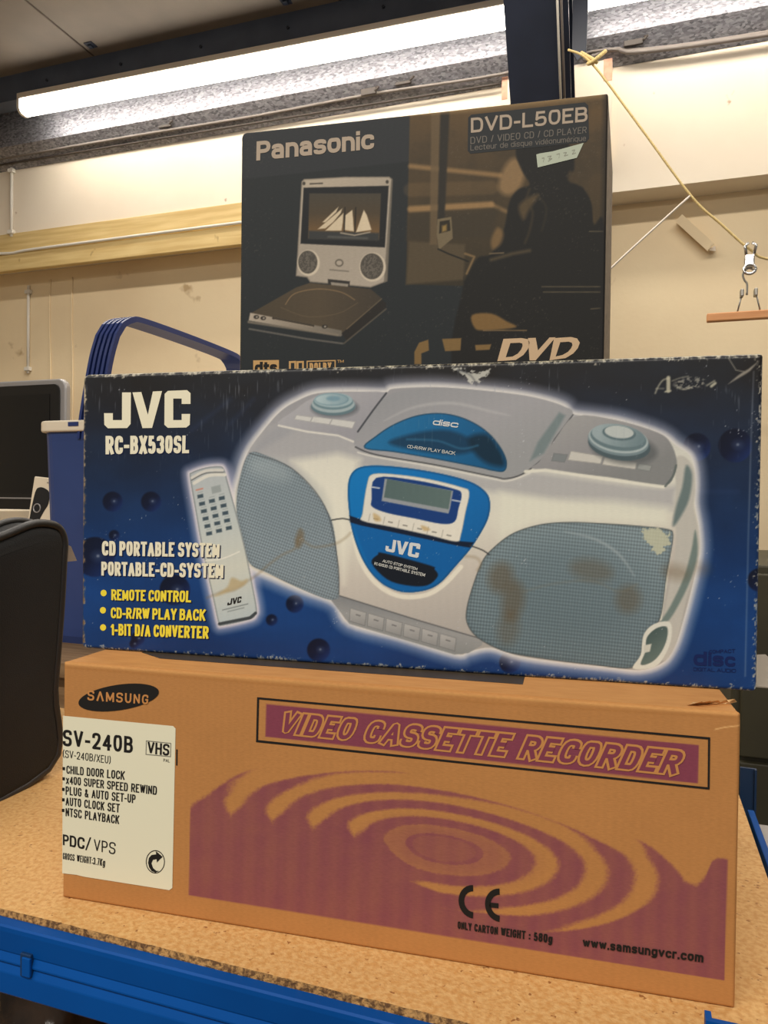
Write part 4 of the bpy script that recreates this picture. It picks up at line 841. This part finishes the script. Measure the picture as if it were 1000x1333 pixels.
for pts, wd_, al in (([(853, 512), (857, 503), (863, 495), (870, 493)], 2.2, .6), ([(854, 506), (864, 506)], 1.6, .5), ([(870, 492), (870, 509)], 5, .85), ([(866, 510), (873, 509)], 2, .8), ([(875, 496), (886, 492), (896, 490)], 1.6, .5), ([(882, 505), (890, 507), (900, 505)], 1.8, .6), ([(920, 502), (930, 496)], 2.2, .6), ([(926, 503), (931, 499)], 3.4, .85)): A.line(spl(pts, 4), wd_, (186, 182, 160), al, 1)
sp = A.panel('printed_front', M['pr_gloss'], jvc, .0028, (.008, .005, .003, .007), 0)
carton_body('body', Wj, Dj, Hj, .0028, (.008, .005, .003, .007), M['jvcside'], jvc)
mesh('loose_flap', [(Wj/2-.02, .012, .0008), (Wj/2+.03, .012, .0015), (Wj/2+.03, .10, .006), (Wj/2-.02, .10, .0008), (Wj/2-.02, .012, .0003), (Wj/2+.03, .012, .0004), (Wj/2+.03, .10, .003), (Wj/2-.02, .10, .0003)], [(0, 1, 2, 3), (4, 5, 6, 7), (0, 1, 5, 4), (1, 2, 6, 5), (2, 3, 7, 6), (3, 0, 4, 7)], M['greypaper'], jvc)
def JT(body, quad, m='cream', bold=.14, layer=2, sh=None, **k):
    if sh: A.text(body, [(a+sh, b+sh) for a, b in quad], 'shadow', sp, 1, bold, name='lettering_shadow', **k)
    return A.text(body, quad, m, sp, layer, bold, **k)
def jvc_logo(f, m, layer):
    for pts in ([(136, 538), (147.5, 538), (147.5, 547), (159.3, 547), (159.5, 511), (171, 511), (170.6, 552), (166, 557.3), (141, 557.6), (136.4, 553)],
                [(173, 511), (184.5, 510.5), (193, 540), (199.5, 509.8), (211.5, 509.2), (198.5, 557.2), (186, 557.4)],
                [(219, 509), (244, 508), (248.5, 512), (248.5, 526), (237, 526), (237, 519), (226, 519), (226, 547), (237, 547), (237, 539), (248, 539), (247.5, 553), (243, 556.6), (219, 557), (214.5, 553), (214.8, 513)]):
        A.shape([f(*p) for p in pts], m, sp, layer, 'logo_letter')
jvc_logo(lambda a, b: (a, b), 'cream', 2)
Hq = hom([(136, 508), (248.5, 508), (248.5, 557.5), (136, 557.5)], [(504, 700), (548, 708), (545, 727), (501.5, 717)])
jvc_logo(lambda a, b: tuple(float(v) for v in hap(Hq, a, b)), 'silvertext', 2)
Hq = hom([(136, 508), (248.5, 508), (248.5, 557.5), (136, 557.5)], [(297.5, 779), (315, 776), (314, 784), (296, 788)])
jvc_logo(lambda a, b: tuple(float(v) for v in hap(Hq, a, b)), 'black', 2)
JT('RC-BX530SL', [(138, 567.5), (247, 567), (246.5, 590), (138, 591.5)], bold=.185, gap=.055, space=.2, sh=1.2)
JT('CD PORTABLE SYSTEM', [(133.3, 704), (286.8, 707), (286, 725.5), (133.3, 723)], bold=.185, gap=.055, space=.2, sh=1.4)
JT('PORTABLE-CD-SYSTEM', [(132.5, 731), (291.6, 733.5), (291, 752.5), (132.5, 749)], bold=.185, gap=.055, space=.2, sh=1.4)
for tx, q, b in (('REMOTE CONTROL', [(145.5, 767), (249.8, 769), (249, 784), (145.5, 781)], (135.5, 771.8)), ('CD-R/RW PLAY BACK', [(144.8, 790.5), (268.3, 793), (267.6, 808), (144.8, 804.5)], (134.6, 794.2)), ('1-BIT D/A CONVERTER', [(144.8, 811.5), (272.4, 815), (271.7, 831.3), (144.8, 826.6)], (134.8, 816.6))):
    JT(tx, q, 'yellow', .18, sh=1.4, gap=.055, space=.2); A.shape(elp(b[0], b[1], 3.9, 4.2), 'yellow', sp, 2, 'bullet')
JT('CD-R/RW PLAY BACK', [(531, 579), (593, 588), (592.5, 592.4), (530, 583)], 'palewhite', .13, gap=.08)
A.text('disc', [(565, 545.5), (598, 549), (596, 557), (563, 553)], 'silvertext', sp, 2, .2, gap=.1)
JT('AUTO STOP SYSTEM', [(499, 728), (544, 739), (543, 742.4), (498, 731.6)], 'palewhite', .13, gap=.08)
JT('RC-BX530 CD PORTABLE SYSTEM', [(488, 731.5), (554, 746.5), (553, 750.5), (487.5, 735)], 'palewhite', .13, gap=.08)
JT('COMPACT', [(923, 846), (957, 844.5), (957, 849.5), (923, 850.5)], 'bluedark', .18, gap=.1); JT('disc', [(903, 847), (957, 851), (957, 867.5), (902.5, 866)], 'bluedark', .22, gap=.1); JT('DIGITAL AUDIO', [(902.5, 868.5), (958, 870.5), (958, 875.5), (902.5, 873)], 'bluedark', .15, gap=.1)

# ---- dark carton on top
Wp, Hp, Dp = .2889, .2046, .13
pan = carton('player_carton', (-.313, .538, .75+.1718+.2149), 5.93, Wp, 'black and brown carton picturing a folding player, top of the stack')
A = Art(Wp, Hp, [(314.4, 172.2), (792.9, 120.3), (786.9, 485.4), (311.5, 497.9)], .0006, (42, 46, 48))
x, y = A.x, A.y
A.fill([(314, 170), (534, 144), (533, 210), (316, 233)], (49, 52, 55), aa=1)
A.fill([(534, 147), (793, 118), (800, 300), (790, 372), (600, 372), (529, 370)], grad((600, 130), (600, 372), (98, 78, 52), (80, 67, 50), (74, 63, 47), (66, 58, 45), (56, 51, 42)), aa=1)
A.mix(ALL, np.clip((fbm(x/30, y/22, 5)-.45)*1.4, 0, .5)*np.clip(x-534, 0, 1)*np.clip((368-y)/6, 0, 1), (60, 54, 44))
for (a, b, wd_, al) in (((535, 216), (652, 228), 6, .75), ((535, 272), (640, 266), 8, .9), ((640, 266), (662, 276), 5, .6), ((535, 247), (640, 244), 18, .2)): A.line([a, b], wd_, (150, 120, 82), al, 2)
A.fill([(532, 280), (650, 272), (640, 310), (530, 312)], (62, 56, 46), aa=4, alpha=.8)
A.fill([(533, 314), (606, 318), (604, 364), (529, 370)], (82, 72, 56), aa=2)
A.fill([(562, 144), (574, 143), (570, 318), (560, 318)], (104, 88, 66), aa=1.5, alpha=.8); A.fill([(574, 142), (586, 141), (579, 290), (570, 292)], (48, 46, 42), aa=1.5)
# sitter in silhouette
A.fill(spl([(655, 222), (668, 206), (684, 214), (680, 240), (664, 254), (650, 246)], 5, True), (158, 128, 90), aa=4, alpha=.7)
A.fill(spl([(672, 200), (680, 188), (730, 182), (746, 196), (748, 220), (742, 234), (762, 246), (772, 266), (774, 292), (788, 296), (790, 486), (600, 490), (604, 370), (606, 364), (622, 336), (640, 330), (656, 300), (664, 262), (676, 246), (690, 240), (680, 222)], 5, True), (36, 36, 35), aa=1.6)
A.fill(spl([(676, 268), (690, 256), (702, 254), (690, 272), (682, 286)], 4, True), (112, 92, 62), aa=3, alpha=.6); A.fill(spl([(640, 312), (648, 296), (656, 304), (652, 318), (642, 324)], 4, True), (134, 106, 70), aa=2.5, alpha=.7)
A.line(spl([(690, 246), (686, 262), (694, 276), (690, 300), (684, 316)], 4), 2.4, (74, 64, 48), .6, 2); A.line(spl([(700, 252), (712, 272), (706, 300)], 4), 2, (64, 58, 46), .5, 2)
A.fill(spl([(742, 222), (752, 228), (748, 238), (740, 234)], 4, True), (70, 60, 46), aa=2, alpha=.8); A.line(spl([(762, 246), (771, 262), (774, 288)], 4), 1.6, (92, 76, 52), .5, 1.5)
A.line([(640, 338), (668, 330), (690, 326)], 4, (92, 80, 60), .7, 2); A.line([(638, 330), (656, 329)], 2, (110, 96, 76), .8)
A.fill([(526, 372), (606, 365), (620, 372), (788, 372), (790, 490), (310, 500), (312, 372)], (51, 50, 48), aa=5, alpha=.0)
for (a, b) in (((706, 373), (782, 373)), ((708, 380), (782, 380)), ((768, 301), (786, 301)), ((770, 402), (782, 401))): A.line([a, b], 1.4, (104, 94, 74), .7)
A.fill(spl([(615, 410), (640, 408), (660, 418), (672, 426), (630, 430), (618, 426)], 4, True), (120, 94, 58), aa=1.5); A.line([(630, 430), (686, 430)], 1.4, (130, 108, 76), .8)
A.line([(606, 330), (618, 334), (608, 356)], 2.5, (150, 122, 84), .7, 1.2)
# small player on the sitter's table
A.fill([(570, 285), (588, 282), (590, 310), (572, 325), (569, 305)], (112, 100, 78)); A.fill([(573, 288), (586, 286), (587, 300), (572, 304)], (48, 44, 36)); A.fill([(576, 294), (582, 292), (582, 300), (576, 302)], (136, 112, 66), aa=1.5); A.line([(571, 324), (584, 330), (610, 340)], 2, (34, 34, 32))
# folding player
A.fill([(393, 236), (396, 233), (450, 230), (507, 229.8), (511, 233), (510, 250), (504, 366), (483, 374), (404, 367), (400, 361), (385.5, 359), (386.5, 345)], grad((400, 232), (480, 372), (176, 164, 146), (160, 150, 136), (166, 156, 142)), edge=(86, 80, 72), ew=2)
A.fill([(510, 231), (512, 234), (505, 366), (500, 368)], (104, 98, 88), alpha=.8)
A.fill([(395.5, 244), (506.5, 241.5), (501.5, 322), (391.5, 317)], (36, 38, 40)); A.fill([(403, 251.5), (496.5, 251.5), (494, 312), (401.5, 310)], grad((450, 250), (450, 305), (70, 66, 58), (76, 66, 52), (112, 86, 56)))
A.fill([(402, 300), (494, 303), (494, 313), (401.5, 311)], (56, 58, 58), aa=1.5)
for q in ([(441, 269), (420, 289), (424, 289), (438, 276)], [(446, 271), (414, 298), (424, 297), (434, 289), (444, 277)], [(447.5, 277), (424, 300), (445, 300), (446.5, 290)], [(459, 273), (450, 280), (448, 299), (461, 301), (460, 285)], [(474, 273), (464, 302), (484, 299), (478, 280)]): A.fill(q, grad((420, 270), (480, 300), (196, 180, 152), (206, 190, 162)))
A.line([(444, 303), (462, 306), (482, 302)], 1.8, (150, 140, 124)); A.line([(428, 308), (478, 310)], 2, (120, 118, 112), .5, 1.5)
for xx in (449.5, 463.5): A.line([(xx, 270), (xx-1, 301)], 1.5, (40, 38, 34))
A.line([(404, 239), (420, 238.4)], 1.6, (60, 56, 50)); A.ell(396, 238.5, 2, 2.4, (70, 66, 60)); A.ell(504.5, 236.5, 2, 2.4, (70, 66, 60))
for (cx, cy, rx, ry) in ((401, 341, 12.5, 15), (484.5, 346.5, 15, 17)):
    A.ell(cx+1, cy+1, rx+2.2, ry+2, (196, 184, 164)); A.ell(cx, cy, rx, ry, (78, 74, 68)); w_ = A.win(elp(cx, cy, rx, ry), 2); q_ = np.clip(1-np.hypot((A.x[w_]-cx)/rx, (A.y[w_]-cy)/ry), 0, .2)*5; A.mix(w_, q_*(fbm(A.x[w_]/1.5, A.y[w_]/1.5, 9, 2) > .5)*.35, (140, 132, 120))
A.ell(442, 342, 5.5, 5, (96, 90, 80)); A.ell(442, 342, 3.8, 3.2, (166, 156, 142)); A.line([(430, 351), (454, 353)], 1.8, (110, 104, 94), .8)
A.fill([(427, 363), (456, 366), (455, 375), (428, 373)], (52, 50, 48)); A.fill([(431, 367), (454, 369.5), (453, 374.5), (432, 373)], (142, 134, 122))
A.fill([(386, 374), (404, 368), (483, 376), (497, 388), (444, 436), (326, 408)], grad((340, 390), (490, 400), (74, 66, 54), (82, 72, 58), (66, 60, 52)))
A.line(spl([(372, 396), (384, 382), (414, 376), (444, 380), (462, 390)], 5), 1.3, (150, 122, 88), .6); A.line(spl([(366, 400), (400, 412), (440, 408), (466, 394)], 5), 1, (104, 90, 70), .6)
A.fill([(326, 407), (445, 430), (446, 436), (444, 438), (324, 417)], grad((326, 408), (440, 436), (170, 158, 142), (140, 130, 116), (110, 104, 94))); A.line([(324, 419), (440, 436)], 3, (128, 118, 104), .8, 1, False); A.line([(325, 428), (400, 441), (446, 447)], 2.4, (104, 100, 94), .8)
for (cx, cy) in ((334, 412.5), (343, 414), (423, 425)): A.ell(cx, cy, 3.6, 2.6, (52, 48, 44)); A.ell(cx+.6, cy, 1.4, 1.2, (150, 142, 130))
A.line([(356, 414), (408, 424)], 3, (64, 58, 50)); A.line([(358, 416), (407, 425.5)], 1.2, (150, 138, 122))
A.fill([(445, 434), (497, 390), (503, 394), (503, 400), (452, 444)], (44, 42, 40)); A.line([(448, 447), (503, 402)], 2, (96, 88, 76), .7); A.line([(452, 428), (497, 389)], 1.6, (120, 104, 80), .6)
# cut-off big tan letters along the bottom
for q in ([(540, 474), (540, 458), (546, 446), (558, 442), (559, 456), (549, 460), (549, 474)], [(576, 441), (601, 440), (600, 456), (580, 457)], [(619, 449), (640, 448), (638, 455), (620, 456)]): A.fill(q, (122, 98, 62))
# edges: crushed flutes on the left, brown rub along the top
nz = fbm(x/4, y/4, 31)
A.mix(ALL, np.clip(1-A.U*1660/3.4, 0, 1)*(.5+.5*np.sign(np.sin(A.V*3200)))*.8*sstep(420, 250, x)*np.clip((y-260)/60, 0, 1), (150, 118, 70))
A.mix(ALL, np.clip(1.2-(Hp-A.V)*1660/(6*sstep(480, 640, x)+1.2), 0, 1)*.8, (140, 116, 80)); A.mix(ALL, np.clip(1-(Wp-A.U)*1660/9, 0, 1)*.85, (36, 35, 35))
A.mix(ALL, np.clip((fbm(x/2, y/2, 77, 2)*.7+.3*fbm(x/50, y/50, 3)-.72)*10, 0, 1)*.25, (120, 110, 96))
sp = A.panel('printed_front', M['pr_satin'], pan, .002, (.003, .003, .003, .007), 0)
carton_body('body', Wp, Dp, Hp, .002, (.003, .003, .003, .007), M['panside'], pan, skew=.0125)
def PT(body, quad, m='tan', bold=.14, layer=2, **k): return A.text(body, quad, m, sp, layer, bold, **k)
PT('Panasonic', [(334.5, 184), (487.5, 168.5), (487.5, 193.5), (334, 209)], bold=.205, gap=.06)
A.shape([(610, 153), (614, 149), (762, 133), (766.5, 137), (767.5, 180), (764, 185), (613, 200), (609.4, 196)], 'plate', sp, 1, 'title_plate')
PT('DVD-L50EB', [(613.6, 153.5), (766, 138.5), (765.4, 158), (613.6, 172.8)], bold=.17, gap=.13)
PT('DVD / VIDEO CD / CD PLAYER', [(613, 178.4), (764.5, 164.6), (764, 173), (613, 187.4)], 'dimtan', .11, gap=.16)
PT('Lecteur de disque vid\u00e9onum\u00e9rique', [(613, 188.6), (763.6, 176.2), (763, 185.2), (613, 198)], 'dimtan', .11, gap=.13, yr=(-.28, 1))
ps = A.shape([(698.8, 201), (704, 199.6), (720, 197), (760.5, 186), (751.6, 205.4), (700.6, 218)], 'price', sp, 3, 'price_sticker')
for q in ([(706, 206), (709, 205.4), (707.6, 211)], [(713, 204), (718, 203), (715, 207), (719, 206.4), (714, 210)], [(725, 201), (729, 200), (728, 206)], [(734, 199), (738, 198.4), (735, 203), (740, 201.6)], [(745, 196), (749, 195), (745.5, 200.6), (750, 199)]):
    for a, b in zip(q[:-1], q[1:]): A.shape([(a[0], a[1]-.5), (b[0], b[1]-.5), (b[0]+.3, b[1]+.5), (a[0]+.3, a[1]+.5)], 'pencil', ps, 4, 'handwriting')
A.shape([(330, 469), (363.5, 468.5), (363.5, 494), (330, 495)], 'gold', sp, 1, 'logo_box'); PT('dts', [(332, 471), (361, 470.5), (361, 486), (332, 487)], 'black', .24, gap=.05)
for x0 in (376.5, 386.5): A.ring([(x0, 470), (x0+9.5, 469.7), (x0+9.5, 487), (x0, 487.5)], [(x0+2.6, 472.4), (x0+7.2, 472.2), (x0+7.2, 484.6), (x0+2.6, 485)], 'gold', sp, 1, 'logo_box')
A.ring([(399.5, 469.5), (437.5, 468.5), (437.5, 486), (399.5, 487)], [(401, 471), (436, 470), (436, 484.5), (401, 485.5)], 'gold', sp, 1, 'logo_box'); PT('DOLBY', [(403.5, 472.5), (432, 471.5), (432, 482.5), (403.5, 483.5)], 'gold', .2, gap=.1)
PT('TM', [(439.5, 468.5), (448, 468.2), (448, 472), (439.5, 472.3)], 'gold', .16, gap=.1)
# disc format logo, letters slanted and cut by the carton below
for out, inn in (([(656, 441), (680, 440), (688, 441.5), (690.5, 446), (688, 454), (682, 462), (672, 468.5), (648, 470)], [(665, 446.5), (677, 446), (680.5, 447), (681, 450), (679, 455), (675, 460), (668, 464), (659, 465)]),
                 ([(722, 440), (744, 438.6), (752, 440.5), (755.5, 446), (753, 453), (747, 460), (737, 466), (716, 469)], [(730, 445.4), (741, 444.6), (745, 446), (746, 449), (744, 453.5), (740, 458), (733, 462), (724, 464)])): A.ring(out, inn, 'dvd', sp, 1, 'logo_letter')
A.shape([(688, 440), (698, 439.6), (701, 456), (716, 439.2), (724, 439), (698, 469), (690, 469)], 'dvd', sp, 1, 'logo_letter')
